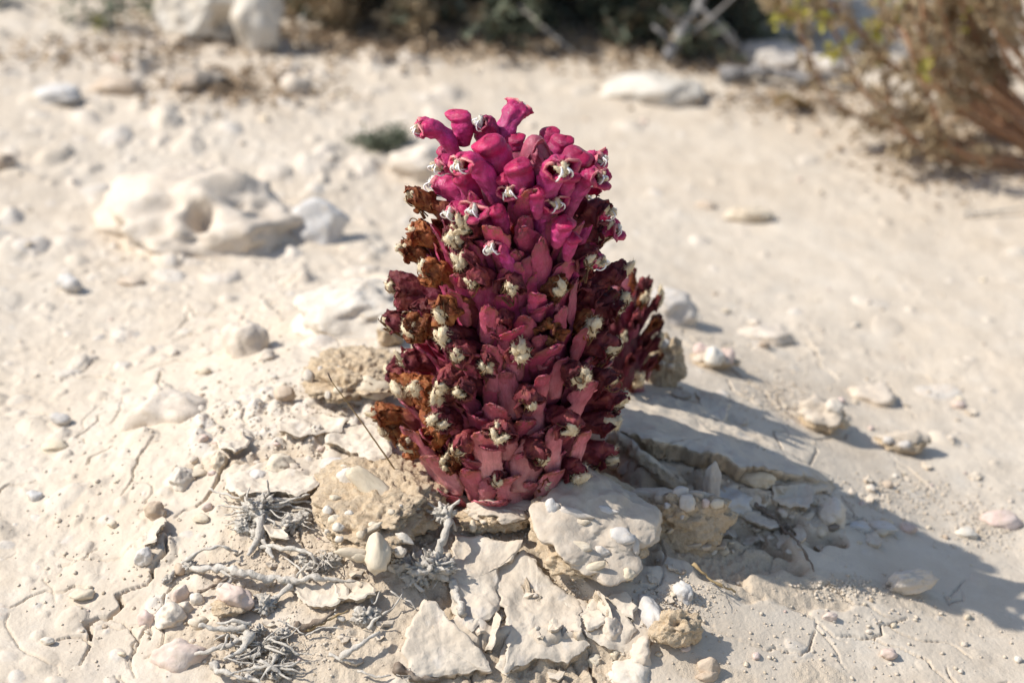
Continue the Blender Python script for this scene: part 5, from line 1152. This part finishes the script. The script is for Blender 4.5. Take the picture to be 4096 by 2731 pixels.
# the broad bracts that show between the withered flowers
BB = [(1218,760,62,95,.5),(1180,818,62,100,.3),(1262,600,60,120,.8),(1110,735,50,90,.6),(1240,690,50,80,.8),(1290,660,55,90,.6),(1130,1050,75,130,.0),(1205,1060,90,120,.0),(1160,1010,60,90,.1),(1110,1130,50,70,.0),(1185,1140,75,80,.0),(1265,1110,70,90,.0),
      (1230,960,70,110,.1),(1175,905,60,100,.2),(1110,960,60,100,.2),(1290,860,60,90,.3),(1285,1030,70,100,.1),(995,1040,60,130,.1),(1030,1090,60,90,.0),(1300,740,50,90,.5),(1210,480,60,130,1.),(1160,560,60,120,1.),(1090,600,55,110,.9),(1255,520,50,110,1.),(1330,700,50,90,.6),(1130,850,50,90,.4),
      (1150,640,50,100,.9),(1195,640,55,110,.9),(1310,560,50,110,.9),(1100,500,50,110,1.),(1260,800,50,80,.3),(1340,780,50,90,.4),(1060,700,45,80,.6),(1060,850,45,80,.3),(960,1090,50,90,0),(1330,930,60,90,.2),(1340,1020,50,90,.1),(990,960,50,80,.2),(1250,880,50,90,.3),
      (1170,470,46,130,1.),(1285,470,46,120,1.),(1225,560,46,110,1.),(1130,410,44,100,1.),(1330,470,46,100,1.)]
for px, py, bw, bh, hot in BB:
    tpx = (px, py-bh*.5); p = envelope_hit(tpx[0], tpx[1], .88); c_, R_ = env(p[2]); ph = math.atan2(p[1], p[0]-c_)
    s_ = mpp(p); Lb = bh*s_/CP*1.2; rt = math.hypot(p[0]-c_, p[1])-.0035; root = np.array([c_+math.cos(ph)*rt, math.sin(ph)*rt, p[2]-Lb])
    add_bract(plant, root, p, (c_, 0), hot=min(1, hot+.12), lat=bw*s_/.0165*1.0, roll=rsf.normal()*.16)
# base scales in the pit
for i in range(46):
    ph = i*2.4+.3; z = -.020+.030*(i/46.); rc = .021; a = np.array([_c[0]+math.cos(ph)*rc, math.sin(ph)*rc, z]); b = a+np.array([math.cos(ph)*.003, math.sin(ph)*.003, .023]); add_bract(plant, a, b, (_c[0], 0), hot=0, lat=1.15)
del plant['ox']; del plant['oy']

# second, smaller spike behind
q0 = gp(1420, 900); sp2 = thing('flower_spike', (q0[0], q0[1], q0[2]-.006), 'short dark withered flower spike behind the tall one at its right', 'flower')
z2 = np.array([-.01, .01, .03, .05, .07, .09]); 
hh = at_y(1440, 605, q0[1])[2]
def env2(z): return 0., float(np.interp(z, [0, .02, .05, hh*.8, hh], [.018, .021, .020, .016, .006]))
zz = np.linspace(-.02, hh*.85, 20); P = np.array([[q0[0], q0[1], z] for z in zz]); v, f = tube(P, np.interp(zz, [-.02, hh*.85], [.014, .006]), 20, 4, .05); mk('stem', v-np.array(sp2.location), f, M['stem'], sp2, attrs={'along': np.full(len(v), .6)})
sp2['ox'] = float(q0[0]); sp2['oy'] = float(q0[1])
auto(sp2, env2, 58, .012, hh, lambda p, ph: 'wither' if rsf.rand() < .45 else 'rust', [], mind=.0085, rscale=.5, kk=1.)
del sp2['ox']; del sp2['oy']
print('objects', len(bpy.data.objects))
